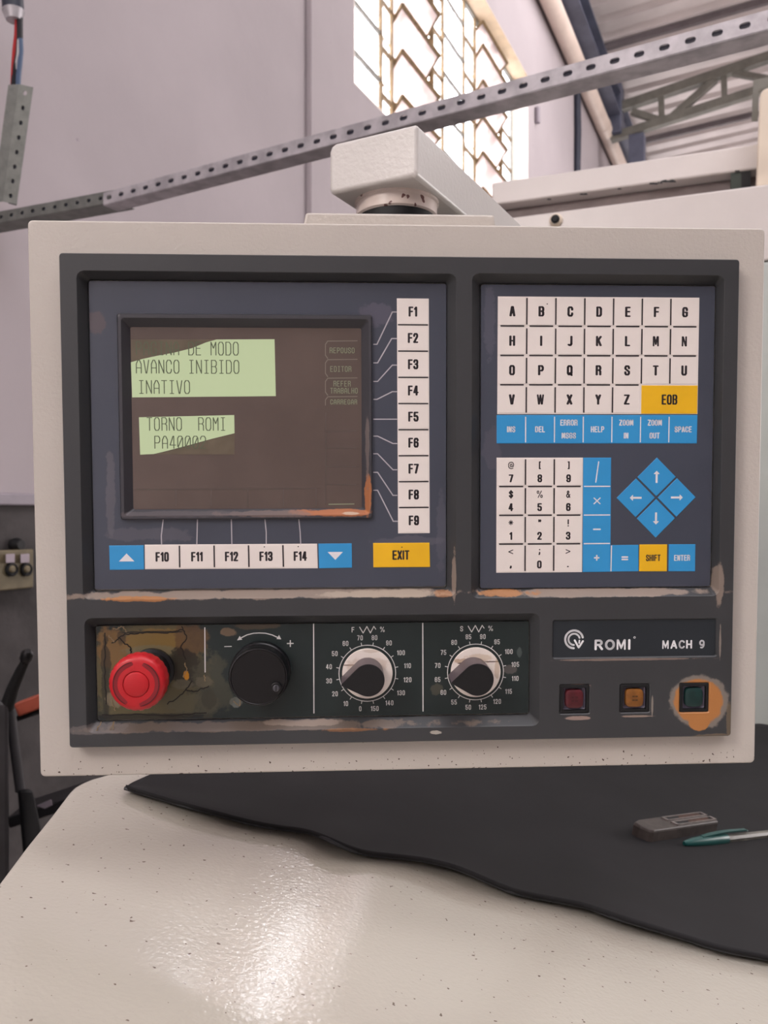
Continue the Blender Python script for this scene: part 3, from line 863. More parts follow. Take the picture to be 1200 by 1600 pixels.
b.build('screen_keypad_plate', M['membrane'], con)
pr = pxrect((752, 444), (1116, 448), (1111, 916), (750, 919), WP)
b = B(); b.rings([rrect(*pr, .0016, .0022), rrect(*pr, .0016, WP)]); b.build('letter_keypad_plate', M['membrane'], con)
pd = pxrect((151, 977), (827, 972), (825, 1117), (152, 1122), WP)
BR = (98, 78, 46); BK = (34, 32, 30)
M['dialplate'] = material('dark_green_plate', (34, 43, 43), .34, var=.08, vscale=20, bump=.00005, bscale=120, patches=[
    # brown varnish and old glue peeling round the stop button
    PT(232, 1050, 92, 90, (92, 84, 58), .9, .5), PT(240, 1003, 52, 22, (122, 98, 52), .8, .35), PT(178, 1010, 26, 34, (118, 88, 52), .75, .8),
    PT(235, 1018, 40, 10, (104, 102, 84), .6, .5), PT(300, 1000, 24, 26, (88, 66, 44), .8, .7),
    PT(290, 1048, 34, 30, BK, .85, .95), PT(230, 988, 50, 2.2, BK, .9, .9), PT(190, 996, 8, 14, BK, .6, 1.0), PT(165, 1060, 7, 60, BK, .7, .9),
    PT(291, 1056, 4.5, 8, (190, 128, 34), .9, .7), PT(300, 1100, 40, 18, (86, 84, 66), .55, .8), PT(318, 1066, 12, 9, (104, 96, 80), .7, 1.0),
    PT(326, 1092, 12, 15, BK, .9, .6), PT(230, 1120, 90, 4.5, BK, .8, .8), PT(178, 1092, 14, 12, (128, 116, 96), .6, 1.0), PT(284, 1070, 18, 9, (98, 92, 76), .7, .7),
    PT(356, 988, 12, 6, (128, 106, 84), .6, .8), PT(405, 978, 34, 6, (92, 76, 58), .5, .6), PT(370, 1098, 9, 7, (120, 124, 120), .6, 1.0),
    PT(330, 1070, 30, 50, (78, 76, 62), .5, .9), PT(798, 1046, 9, 7, (98, 92, 90), .6, .9), PT(683, 1078, 9, 8, (88, 84, 72), .5, .9), PT(812, 1020, 4, 9, (92, 100, 98), .5, .9)])
b = B(); b.rings([rrect(*pd, .0012, .0022), rrect(*pd, .0012, WP)]); b.build('dial_plate', M['dialplate'], con)

# --- screen
M['surround'] = material('screen_surround', (62, 61, 66), .4, var=.04, bump=.00005, bscale=500, patches=[
    PT(525, 801, 66, 5.5, (176, 108, 66), .8, .7), PT(575, 775, 5, 34, (176, 112, 70), .8, .7), PT(574, 700, 3, 50, (124, 112, 108), .6, .8), PT(420, 803, 70, 5, (118, 100, 94), .7, .8),
    PT(300, 803, 130, 4, (96, 88, 90), .5, .8), PT(548, 802, 12, 2, (190, 170, 150), .8, .8)])
b = B()
so = pxrect((181, 491), (582, 491), (581, 811), (190, 811), .0060)
si = pxrect((188, 498), (577, 497), (576, 805), (195, 805), .0060)
sg = pxrect((204, 513), (565, 511), (565, 794), (208, 796), .0012)
b.rings([rrect(*scr_out, .0015, .0030, 4), rrect(so[0], so[1], so[2], so[3], .0018, .0054, 4), rrect(so[0] + .0006, so[1] + .0006, so[2] - .0006, so[3] - .0006, .0018, .0060, 4),
         rrect(*si, .0015, .0060, 4), rrect(si[0] + .0005, si[1] + .0005, si[2] - .0005, si[3] - .0005, .0015, .0055, 4), rrect(*sg, .0012, .0010, 4)], False, False)
b.build('screen_surround', M['surround'], con, smooth=True)
M['glass'] = material('brown_display_glass', (92, 79, 73), .16, var=.1, vscale=14, coat=.3)
b = B(); b.rings([rrect(*sg, .0012, .0004), rrect(*sg, .0012, .0012)]); disp = b.build('display', M['glass'], con)
M['lit'] = material('lit_green_display', (120, 130, 104), .3, var=.02, emit=(172, 184, 144), estr=.88)
M['lcdtext'] = material('display_dark_letters', (74, 80, 62), .3, var=0, emit=(84, 92, 72), estr=.38)
M['dimtext'] = material('display_dim_letters', (110, 112, 92), .3, var=0, emit=(116, 122, 98), estr=.55)
M['dimline'] = material('display_dim_lines', (112, 104, 94), .3, var=0, emit=(104, 98, 86), estr=.35)
M['faint'] = material('display_faint_lines', (80, 72, 66), .3, var=0, emit=(52, 48, 42), estr=.3)
M['fade'] = material('display_faded_field', (96, 86, 72), .3, var=.12, vscale=90, emit=(70, 62, 48), estr=.2)
WG = .0013
def pxpoly(b, pts, w): b.poly([V(x, y, w) for x, y in pts])
b = B()
pxpoly(b, [(204.5, 566), (222, 561), (245, 556), (272, 551), (300, 544), (322, 535), (338, 530.5), (429, 530), (431, 619), (206.5, 621)], WG)
pxpoly(b, [(217, 652), (366, 648.5), (366.5, 677), (330, 686), (290, 697), (255, 706), (240, 709.5), (219, 710.5)], WG)
b.build('lit_area', M['lit'], disp)
b = B(); pxpoly(b, [(205, 566), (222, 561), (245, 556), (272, 551), (300, 544), (322, 535), (338, 530.5), (204.5, 530.5)], WG)
b.build('faded_area', M['fade'], disp); b = B()
pxpoly(b, [(366.5, 678), (330, 687), (290, 698), (255, 707), (240, 710), (366.5, 710)], WG)
b.build('faded_area', M['fade'], disp)
def ptext(b, s, px0, px1, py0, py1, nx, nz, w, font=LCD, cells=None):
    """text filling the pixel box, one cell per character"""
    x0, z1 = L(px0, py0, w); x1, z0 = L(px1, py1, w)
    n = len(s); pitch_ = (x1 - x0) / (n - .22)
    text(b, s, x0, (z0 + z1) / 2, z1 - z0, pitch_ * .78, nx * PX, nz * PX, w, 0, font, mono=pitch_, align='l')
b = B()
ptext(b, 'PAGINA DE MODO', 212, 373, 533.5, 555.5, 1.5, 1.2, WG + .0001)
ptext(b, 'AVANCO INIBIDO', 212, 374, 562, 584, 1.5, 1.2, WG + .0001)
ptext(b, 'INATIVO', 216, 297, 594, 615.5, 1.5, 1.2, WG + .0001)
ptext(b, 'TORNO  ROMI', 229, 353, 652, 673, 1.5, 1.2, WG + .0001)
ptext(b, 'PA40002', 241, 322, 681, 701, 1.5, 1.2, WG + .0001)
b.build('message_text', M['lcdtext'], disp)
b = B()
for s_, x0, x1, y0, y1 in (('REPOUSO', 515, 554, 543, 552), ('EDITOR', 516, 549, 572, 581), ('REFER', 521, 548, 595, 604), ('TRABALHO', 516, 559, 606, 615), ('CARREGAR', 516, 558, 624, 632)):
    ptext(b, s_, x0, x1, y0, y1, 1.1, 1.0, WG + .0001)
b.build('menu_text', M['dimtext'], disp)
b = B()
for yt, yb in ((533, 560), (562, 588.5), (591, 617.5), (620, 638)):
    pts = [(558, yt - .5), (512, yt), (508.5, yt + 5), (508.5, yb - 5)] + ([(512, yb)] if yb < 630 else [])
    polyline(b, [L(x, y, WG) for x, y in pts], 1.3 * PX, 1.3 * PX, WG)
b.build('menu_tabs', M['dimline'], disp)
b = B()
for pts in ([(509, 674), (556, 673)], [(509, 700), (556, 700)], [(509, 729), (556, 729)], [(509, 757), (556, 757)], [(212, 765), (494, 763), (494, 790)],
            [(509, 645), (509, 786)], [(330, 765), (330, 790)], [(387, 765), (387, 790)], [(443, 765), (443, 790)], [(275, 765), (275, 790)]):
    polyline(b, [L(x, y, WG) for x, y in pts], 1.1 * PX, 1.1 * PX, WG)
b.build('faint_tabs', M['faint'], disp)
b = B(); polyline(b, [L(x, y, WG) for x, y in ((514, 788), (553, 787.5))], 1.6 * PX, 1.6 * PX, WG); b.build('lit_underline', M['dimtext'], disp)

# --- keys
M['key_white'] = material('warm_white_key', (228, 220, 214), .42, var=.02, vscale=30)
M['key_blue'] = material('sky_blue_key', (52, 146, 204), .42, var=.03, vscale=30)
M['key_yellow'] = material('yellow_key', (232, 180, 30), .42, var=.04, vscale=30)
M['ink'] = material('black_ink', (44, 38, 42), .5, var=0)
M['ink_white'] = material('white_ink', (222, 220, 224), .5, var=0)
WK = WP + .0003
def quad(c, u, v):
    (a, b_, c_, d) = c                               # TL TR BR BL in local x,z
    t = (a[0] + (b_[0] - a[0]) * u, a[1] + (b_[1] - a[1]) * u); m = (d[0] + (c_[0] - d[0]) * u, d[1] + (c_[1] - d[1]) * u)
    return (t[0] + (m[0] - t[0]) * v, t[1] + (m[1] - t[1]) * v)
def key(c, u0, u1, v0, v1, mat, legends, name='key', gap=1.5 * PX, ink=None, label=None):
    p = [quad(c, u, v) for u, v in ((u0, v0), (u1, v0), (u1, v1), (u0, v1))]
    cx = sum(q[0] for q in p) / 4; cz = sum(q[1] for q in p) / 4
    pts = [(q[0] + (gap if q[0] < cx else -gap), q[1] + (gap if q[1] < cz else -gap)) for q in p]
    b = B()
    e = .00025
    lo_ = [Vector((x, -(WP - .0002), z)) for x, z in pts]; m1 = [Vector((x, -(WK - .0001), z)) for x, z in pts]
    hi_ = [Vector((x + (e if x < cx else -e), -WK, z + (e if z < cz else -e))) for x, z in pts]
    b.rings([lo_, m1, hi_])
    k = b.build(name, M[mat], con)
    if label: k['label'] = label
    if legends:
        b = B()
        for lg in legends: lg(b, cx, cz)
        b.build('legend', M[ink or ('ink' if mat != 'key_blue' else 'ink_white')], k)
    return k, cx, cz
def T_(s, h, gw, nx=3.2, nz=2.5, dx=0, dz=0, gap=1.2):
    return lambda b, cx, cz: text(b, s, cx + dx * PX, cz - dz * PX, h * PX, gw * PX, nx * PX, nz * PX, WK + .00006, gap * PX)
def corners(*p): return [L(x, y, WK) for x, y in p]
def strip(b, c, u0, v0, u1, v1, t, w=WP + .0004):
    a = quad(c, u0, v0); d = quad(c, u1, v1)
    if abs(u1 - u0) > abs(v1 - v0): q = [(a[0], a[1] - t / 2), (d[0], d[1] - t / 2), (d[0], d[1] + t / 2), (a[0], a[1] + t / 2)]
    else: q = [(a[0] - t / 2, a[1]), (d[0] - t / 2, d[1]), (d[0] + t / 2, d[1]), (a[0] + t / 2, a[1])]
    b.poly([Vector((x, -w, z)) for x, z in q])
def backing(c, mat, name='key_backing', u=(0, 1), v=(0, 1)):
    b = B(); p = [quad(c, *q) for q in ((u[0], v[1]), (u[1], v[1]), (u[1], v[0]), (u[0], v[0]))]
    b.rings([[Vector((x, -w, z)) for x, z in p] for w in (WP - .0002, WP + .0001)])
    return b.build(name, M[mat], con)
G0 = .35 * PX
# letters
c = corners((778, 463), (1093, 465), (1090, 647), (777, 647))
backing(c, 'key_white')
letters = 'ABCDEFGHIJKLMNOPQRSTUVWXYZ'
for i, ch in enumerate(letters):
    r_, k = divmod(i, 7)
    key(c, k / 7, (k + 1) / 7, r_ / 4, (r_ + 1) / 4, 'key_white', [T_(ch, 16, 9.4, 3.7, 2.5)], name='letter_key')
key(c, 5 / 7, 1, .75, 1, 'key_yellow', [T_('EOB', 16, 8, 3, 2.2, gap=.9)], name='letter_key', gap=0.6 * PX, label='wide yellow key lettered EOB')
b = B()
for k in range(1, 7):
    for r_ in range(4):
        if r_ == 3 and k >= 5: continue
        strip(b, c, k / 7, r_ / 4 + (.012 if r_ == 0 else .02), k / 7, (r_ + 1) / 4 - .012, 2.2 * PX)
for r_ in range(1, 4):
    for k in range(7):
        if r_ == 3 and k >= 5: continue
        strip(b, c, k / 7 + .013, r_ / 4, (k + 1) / 7 - .013, r_ / 4, 2.2 * PX)
b.build('key_divider', M['ink'], con)
# blue word keys
c = corners((776, 648.5), (1090, 648.5), (1089, 693), (776, 693))
backing(c, 'key_blue')
words = [['INS'], ['DEL'], ['ERROR', 'MSGS'], ['HELP'], ['ZOOM', 'IN'], ['ZOOM', 'OUT'], ['SPACE']]
for i, wd in enumerate(words):
    lg = [T_(wd[0], 9.5, 5.1, 1.75, 1.5, gap=.7)] if len(wd) == 1 else [T_(wd[0], 9.5, 5.1, 1.75, 1.5, dz=-10.5, gap=.6), T_(wd[1], 9.5, 5.1, 1.75, 1.5, dz=10, gap=.6)]
    key(c, i / 7, (i + 1) / 7, 0, 1, 'key_blue', lg, name='word_key', gap=G0)
b = B()
for k in range(1, 7): strip(b, c, k / 7, .06, k / 7, .96, 1.7 * PX)
b.build('key_divider', M['ink_white'], con)
# numbers
c = corners((776, 715), (911, 715), (909.5, 894), (775.5, 895))
backing(c, 'key_white')
nums = [('@', '7'), ('(', '8'), (')', '9'), ('$', '4'), ('%', '5'), ('&', '6'), ('*', '1'), ('"', '2'), ('!', '3'), ('<', ','), (';', '0'), ('>', '.')]
for i, (u_, d_) in enumerate(nums):
    r_, k = divmod(i, 3)
    thin = u_ in '@%*<>'
    lg = [T_(u_, 11.5 if u_ not in '<>' else 10, 8 if thin else 6.8, 1.3 if thin else 2.2, 1.3 if thin else 1.9, dz=-10.5),
          T_(d_, 12.5 if d_ not in ',.' else 10, 7.4, 2.9, 2.1, dz=10)]
    key(c, k / 3, (k + 1) / 3, r_ / 4, (r_ + 1) / 4, 'key_white', lg, name='number_key')
b = B()
for k in (1, 2):
    for r_ in range(4): strip(b, c, k / 3, r_ / 4 + .014, k / 3, (r_ + 1) / 4 - .014, 2.2 * PX)
for r_ in (1, 2, 3):
    for k in range(3): strip(b, c, k / 3 + .03, r_ / 4, (k + 1) / 3 - .025, r_ / 4, 2.2 * PX)
b.build('key_divider', M['ink'], con)
# blue sign column and the bottom right row
c = corners((911.5, 715), (955, 715), (954, 893.5), (910.5, 894))
backing(c, 'key_blue')
for i, (s_, h_, gw) in enumerate((('/', 26, 9), ('x', 11.5, 9.5), ('-', 8, 12.5), ('+', 13, 9))):
    nx = 1.7 if s_ in '/x' else 2.4
    key(c, 0, 1, i / 4, (i + 1) / 4, 'key_blue', [T_(s_, h_, gw, nx, nx)], name='sign_key', gap=G0)
b = B()
for k in (1, 2, 3): strip(b, c, .03, k / 4, .97, k / 4, 1.8 * PX)
c2 = corners((955, 851.5), (998, 851), (998, 893), (954, 893.5))
strip(b, c2, .01, .02, .01, .98, 1.8 * PX)
b.build('key_divider', M['ink_white'], con)
key(c2, 0, 1, 0, 1, 'key_blue', [T_('=', 14, 11, 2.4, 2.4)], name='sign_key', gap=G0)
c = corners((999, 850.5), (1087, 850), (1086.5, 893), (998.5, 893))
key(c, 0, .497, 0, 1, 'key_yellow', [T_('SHIFT', 10.5, 5.0, 1.8, 1.5, gap=.55)], name='word_key', gap=G0, label='square yellow key lettered SHIFT')
key(c, .52, 1, 0, 1, 'key_blue', [T_('ENTER', 9.5, 4.9, 1.7, 1.5, gap=.6)], name='word_key', gap=G0)
# arrow diamonds
top_, rgt, bot, lft = [L(x, y, WK) for x, y in ((1026.5, 715), (1087, 777), (1024.5, 840), (963.5, 778))]
c = [lft, top_, rgt, bot]
g_ = .018
for nm, u, v, dx, dz in (('up', .5, 0, 0, 1), ('right', .5, .5, 1, 0), ('left', 0, 0, -1, 0), ('down', 0, .5, 0, -1)):
    p = [quad(c, uu, vv) for uu, vv in ((u + g_ * (u > 0), v + g_ * (v > 0)), (u + .5 - g_ * (u == 0), v + g_ * (v > 0)), (u + .5 - g_ * (u == 0), v + .5 - g_ * (v == 0)), (u + g_ * (u > 0), v + .5 - g_ * (v == 0)))]
    cx = sum(q[0] for q in p) / 4; cz = sum(q[1] for q in p) / 4
    b = B()
    b.rings([[Vector((x, -w, z)) for x, z in p] for w in (WP - .0002, WK - .0001)] + [[Vector((cx + (x - cx) * .985, -WK, cz + (z - cz) * .985)) for x, z in p]])
    k = b.build('arrow_key', M['key_blue'], con)
    b = B(); w_ = WK + .00006; s = PX
    A_ = lambda a_, l_: Vector((cx + (dx * a_ - dz * l_) * s, -w_, cz + (dz * a_ + dx * l_) * s))
    b.poly([A_(-9.5, -1.6), A_(6, -1.6), A_(6, 1.6), A_(-9.5, 1.6)])
    b.poly([A_(4.5, -4.4), A_(5.2, -4.6), A_(9.8, 0), A_(5.2, 4.6), A_(4.5, 4.4)])
    b.build('legend', M['ink_white'], k)
# function keys
c = corners((620, 466), (670, 466.5), (671.5, 833), (622, 833.5))
backing(c, 'key_white')
for i in range(9):
    key(c, 0, 1, i / 9, (i + 1) / 9, 'key_white', [T_('F%d' % (i + 1), 15.5, 8, 3.3, 2.5, gap=.8)], name='function_key', gap=1.1 * PX)
b = B()
for k in range(1, 9): strip(b, c, .03, k / 9, .97, k / 9, 2 * PX)
b.build('key_divider', M['ink'], con)
c = corners((226, 851), (495.5, 849.5), (496.5, 888), (226.5, 889.5))
backing(c, 'key_white')
for i in range(5):
    key(c, i / 5, (i + 1) / 5, 0, 1, 'key_white', [T_('F%d' % (i + 10), 15, 7.4, 3.1, 2.4, gap=.7)], name='function_key', gap=1.1 * PX)
b = B()
for k in range(1, 5): strip(b, c, k / 5, .05, k / 5, .93, 2.2 * PX)
b.build('key_divider', M['ink'], con)
def tri(s_):
    return lambda b, cx, cz: b.poly([Vector((cx + x * PX, -(WK + .00006), cz + s_ * z * PX)) for x, z in ((-12, -6), (12, -6), (0, 6.5))])
key(corners((170.5, 852.5), (224.5, 852), (225, 890), (171.5, 890.5)), 0, 1, 0, 1, 'key_blue', [tri(1)], name='scroll_key', gap=0)
key(corners((497.5, 849.5), (549.5, 849), (550, 887), (498.5, 888)), 0, 1, 0, 1, 'key_blue', [tri(-1)], name='scroll_key', gap=0)
key(corners((583, 848.5), (671, 848), (672, 886), (583.5, 886.5)), 0, 1, 0, 1, 'key_yellow', [T_('EXIT', 15, 7.6, 2.8, 2.3, dx=-1, gap=.6)], name='exit_key', gap=0, label='yellow key lettered EXIT')
# leader lines from the screen to its keys
M['leader'] = material('pale_grey_ink', (176, 172, 178), .5, var=0)
lines = [[(584, 538), (589, 538), (613, 487.5), (620, 487.5)], [(584, 567), (590, 567), (612, 529), (620, 529)], [(584, 596), (590, 596), (613, 570.5), (620, 570.5)],
         [(584, 624), (589, 624), (613, 612), (620, 612)], [(584, 655), (620, 655)], [(584, 681.5), (590, 681.5), (614, 693), (620, 693)],
         [(584, 709), (590, 709), (614, 734), (620, 734)], [(584, 738), (590, 738), (614, 774), (620, 774)], [(584, 766), (590, 766), (614.5, 814.5), (621, 814.5)],
         [(255, 812), (252, 837), (252.5, 851)], [(308.5, 812), (307.5, 851)], [(361.5, 812), (362.3, 851)], [(414, 812), (416, 832), (416, 850)], [(467, 812), (469, 832), (469.8, 850)]]
for ln in lines:
    b = B(); polyline(b, [L(x, y, WP + .0001) for x, y in ln], 1.7 * PX, 1.7 * PX, WP + .0001)
    b.build('leader_line', M['leader'], con)
# little dark pin marks over three keys
b = B()
for x, y in ((413, 854.5), (466, 854), (628, 855), (855, 475)):
    q = L(x, y, WK); b.poly([Vector((q[0] + 1.1 * PX * math.cos(a), -(WK + .00008), q[1] + .9 * PX * math.sin(a))) for a in [math.pi * k / 4 for k in range(8)]])
b.build('pin_mark', M['ink'], con)

# --- dials
W1 = WP + .0001
M['print'] = material('pale_printing', (206, 204, 202), .5, var=0)
b = B()
polyline(b, [L(320, 981, W1), L(320.5, 1050, W1)], 1.6 * PX, 1.6 * PX, W1)
polyline(b, [L(490, 975, W1), L(490.5, 1114, W1)], 1.7 * PX, 1.7 * PX, W1)
polyline(b, [L(660.5, 974, W1), L(661, 1111, W1)], 1.7 * PX, 1.7 * PX, W1)
polyline(b, [L(x, y, W1) for x, y in ((376, 997), (386, 992), (396, 989.5), (405, 989), (415, 989.5), (425, 992), (436, 997))], 1.5 * PX, 1.5 * PX, W1)
pxpoly(b, [(370.5, 1000.5), (374.5, 993.5), (378.5, 999.5)], W1); pxpoly(b, [(439.5, 999), (436, 992), (432, 998.5)], W1)
polyline(b, [L(351, 1010.3, W1), L(361.5, 1010, W1)], 1.3 * PX, 1.2 * PX, W1)
polyline(b, [L(449, 1005.5, W1), L(458, 1005.3, W1)], 1.7 * PX, 1.7 * PX, W1); polyline(b, [L(453.6, 1001, W1), L(453.6, 1010, W1)], 1.7 * PX, 1.7 * PX, W1)
b.build('printed_marks', M['print'], con)
M['dial_white'] = material('aged_white_dial', (226, 216, 208), .35, var=.05, vscale=60)
M['knobside_lit'] = material('knob_side_lit', (88, 76, 80), .38, var=.05)  # paler than the black cap: light on the side is put into the colour
def dial(name, cx, cy, vals, letter, kx, ky, tipx, tipy, stains, label):
    c0 = V(cx, cy, W1)
    d = empty('rotary_dial', c0); d.parent = con; d['label'] = label
    rel = lambda p: p - c0
    ax = Vector((0, -1, 0))
    ring = B(); R_ = 45 * PX
    n = 64
    for k in range(n):
        a, a2 = 2 * math.pi * k / n, 2 * math.pi * (k + 1) / n
        ring.poly([Vector((r * math.cos(t), 0, r * math.sin(t))) for r, t in ((R_ - .6 * PX, a), (R_ + .6 * PX, a), (R_ + .6 * PX, a2), (R_ - .6 * PX, a2))])
    for i, v in enumerate(vals):
        a = math.radians(-101.25 - 22.5 * i)
        ca, sa = math.cos(a), math.sin(a)
        stroke(ring, (R_ * ca, R_ * sa), ((R_ + 4.6 * PX) * ca, (R_ + 4.6 * PX) * sa), 1.1 * PX, 1.1 * PX, 0)
        s_ = str(v); rx = 59 + (3.4 if len(s_) == 3 else 0) * abs(ca) ** 2 + (3 if abs(ca) > .5 else 0); rz = 58
        text(ring, s_, rx * PX * ca, rz * PX * sa, 8 * PX, 3.9 * PX, 1.15 * PX, 1.1 * PX, 0, 1.2 * PX)
    tx = -22 * PX; tz = 70 * PX
    text(ring, letter, tx - .5 * PX, tz, 8.5 * PX, 4.6 * PX, 1.2 * PX, 1.2 * PX, 0, 0)
    z0_ = 66 * PX
    polyline(ring, [(x * PX, z0_ + y * PX) for x, y in ((-12, 8), (-6.5, -1.5), (-.5, 9), (5, -1.5), (10.5, 9), (13.5, 4.5))], 1.3 * PX, 1.3 * PX, 0)
    text(ring, '%', 24 * PX, tz, 8.5 * PX, 6.4 * PX, 1.0 * PX, 1.0 * PX, 0, 0)
    ring.build('scale_print', M['print'], d, recalc=False)
    b = B(); b.lathe([(40 * PX, 0), (40 * PX, .0009), (39.3 * PX, .0012)], (0, 0, 0), ax, 64)
    mt = material('stained_' + name, (226, 216, 208), .35, var=.04, vscale=60, patches=[(x * PX, z * PX, rx_ * PX, rz_ * PX, rgb, st, rag) for x, z, rx_, rz_, rgb, st, rag in stains])
    b.build('dial_disc', mt, d, smooth=True)
    # pointer knob: round head with a pointed tip, standing 20 mm proud
    H0, H1 = .0012, .0205
    def tear(w, s):
        top = V(kx, ky, W1 + w) if False else None
        base = Vector((0, 0, 0))
        f = (w - H0) / (H1 - H0)
        kc = rel(V(kx, ky, W1 + H1)); kt = rel(V(tipx, tipy, W1 + H1))
        cx_, cz_ = kc.x * 1, kc.z * 1
        ang = math.atan2(kt.z - kc.z, kt.x - kc.x); ln = math.hypot(kt.z - kc.z, kt.x - kc.x)
        r = 26 * PX * .965 * s
        half = math.acos(min(.99, r / ln))
        pts = []
        nn = 30
        for k in range(nn + 1):
            t = ang + half + (2 * math.pi - 2 * half) * k / nn
            pts.append((cx_ + r * math.cos(t), cz_ + r * math.sin(t)))
        L2 = ln * s
        pts.append((cx_ + L2 * math.cos(ang - .03), cz_ + L2 * math.sin(ang - .03)))
        pts.append((cx_ + L2 * math.cos(ang + .03), cz_ + L2 * math.sin(ang + .03)))
        return [Vector((x, -w, z)) for x, z in pts]
    b = B(); b.rings([tear(H0, 1.0), tear(H1 - .0006, 1.0)]); kb = b.build('pointer_knob', M['knobside_lit'], d, smooth=True)
    b = B(); b.rings([tear(H1 - .0006, .995), tear(H1, .975)]); b.build('knob_cap', M['blackmatt'], kb, smooth=True)
    return d
dial('feed_disc', 574, 1052, list(range(0, 160, 10)), 'F', 575.5, 1063.5, 533.5, 1071, [(-26, 14, 12, 1.3, (110, 84, 68), .8, .8), (0, 12, 30, 14, (190, 168, 150), .45, .7), (8, 36, 14, 3, (186, 166, 148), .5, .8)], 'feed override dial, knob pointing left')
dial('spindle_disc', 743, 1050, list(range(50, 130, 5)), 'S', 746.5, 1062.5, 706, 1067.5, [(-8, 18, 24, 5, (160, 120, 74), .6, .9), (26, 17, 14, .9, (86, 66, 58), .9, .6), (-20, 15, 9, 1.2, (60, 44, 36), .9, .8), (4, 24, 20, 6, (196, 170, 140), .5, .9), (34, 4, 4, 14, (170, 140, 104), .5, .8)], 'spindle override dial, disc stained and cracked')

# handwheel
hw = empty('handwheel', V(410, 1050, W1)); hw.parent = con
hc = V(402.5, 1059.5, W1 + .017) - V(410, 1050, W1); 
b = B()
def ringc(r, w, cx_=None):
    f = w / .017; cx_ = (402.5, 1059.5)
    p = V(403.5, 1058, W1 + .017) - V(410, 1050, W1)
    return [Vector((p.x + r * math.cos(2 * math.pi * k / 56), -w, p.z + r * math.sin(2 * math.pi * k / 56))) for k in range(56)]
b.rings([ringc(.0197, 0), ringc(.0197, .006), ringc(.0190, .0068), ringc(.0190, .0155), ringc(.0184, .0172), ringc(.0176, .0174), ringc(.0172, .0168)])
b.build('wheel', M['black'], hw, smooth=True)
sp = V(431.5, 1075, W1 + .019) - V(410, 1050, W1)
b = B(); b.lathe([(.0034, -.003), (.0034, .0003), (.003, .0006)], sp, (0, -1, 0), 20); b.build('grip_boss', M['black'], hw, smooth=True)
b = B(); b.lathe([(.0021, 0), (.0021, .0010), (.0017, .0013)], sp, (0, -1, 0), 20); sc_ = b.build('screw', material('blued_screw', (92, 92, 98), .35, .7, var=0), hw, smooth=True)
b = B(); b.box((sp.x - .0003, -(-sp.y + .00135), sp.z - .0018), (sp.x + .0003, -(-sp.y + .0012), sp.z + .0018)); b.build('slot', M['blackmatt'], sc_)

# emergency stop
es = empty('emergency_button', V(238, 1047, W1)); es.parent = con; es['label'] = 'red mushroom stop button with ring groove'
eo = V(238, 1047, W1)
M['red'] = material('signal_red_plastic', (186, 32, 40), .38, var=.05, vscale=40)
M['darkred'] = material('groove_shade_red', (128, 26, 34), .55, var=.05)
b = B(); b.lathe([(.0145, 0), (.0145, .003), (.0125, .0036), (.0120, .0200)], (0, 0, 0), (0, -1, 0), 40); b.build('collar', M['black'], es, smooth=True)
fc = V(212.5, 1069.5, W1 + .0375)
tc = Vector((fc.x - eo.x, 0, fc.z - eo.z))            # tilt of the cap is nil: only its offset seen in perspective
ec = Vector((tc.x, 0, tc.z))
RC = 45.2 * PX * .934
prof = [(RC * .80, .0210), (RC * .97, .0235), (RC, .0262), (RC, .0318), (RC * .985, .0338), (RC * .94, .0356), (RC * .86, .0366), (RC * .74, .0371)]
b = B()
nk = 72
def kn(r, h, amp):
    return [ec + Vector(((r - (amp if (k % 3 == 0) else 0)) * math.cos(2 * math.pi * k / nk), -h, (r - (amp if (k % 3 == 0) else 0)) * math.sin(2 * math.pi * k / nk))) for k in range(nk)]
rg = [kn(r, h, .0004 if .022 < h < .0345 else 0) for r, h in prof]
rg += [kn(RC * .47, .0373, 0), kn(RC * .455, .0366, 0), kn(RC * .435, .0366, 0), kn(RC * .42, .0374, 0), kn(RC * .36, .0378, 0), kn(RC * .2, .0381, 0), kn(RC * .05, .0382, 0)]
b.rings(rg); b.build('mushroom_cap', M['red'], es, smooth=True)
b = B()
def arcband(b, a0, a1, r0, r1, h, n=22, taper=True):
    out = []; inn = []
    for k in range(n + 1):
        t = math.radians(a0 + (a1 - a0) * k / n); q = min(1, min(k, n - k) / 1.6) if taper else 1
        rm = (r0 + r1) / 2; hw_ = (r1 - r0) / 2 * (.45 + .55 * q)
        out.append(ec + Vector(((rm + hw_) * math.cos(t), -h, (rm + hw_) * math.sin(t)))); inn.append(ec + Vector(((rm - hw_) * math.cos(t), -h, (rm - hw_) * math.sin(t))))
    for k in range(n): b.poly([out[k], out[k + 1], inn[k + 1], inn[k]])
for a0_, a1_ in ((98, 244), (-82, 72)):
    arcband(b, a0_, a1_, RC * .64, RC * .80, .03725)
b.build('ring_groove', M['darkred'], es, recalc=False)  # flat darker arcs: the groove's shade is put into the colour
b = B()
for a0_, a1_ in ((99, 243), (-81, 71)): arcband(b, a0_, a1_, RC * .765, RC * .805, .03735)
b.build('groove_edge_shadow', material('shadow_red', (84, 16, 22), .6, var=0), es, recalc=False)  # deeper shade along the groove's rim, painted as a darker red band

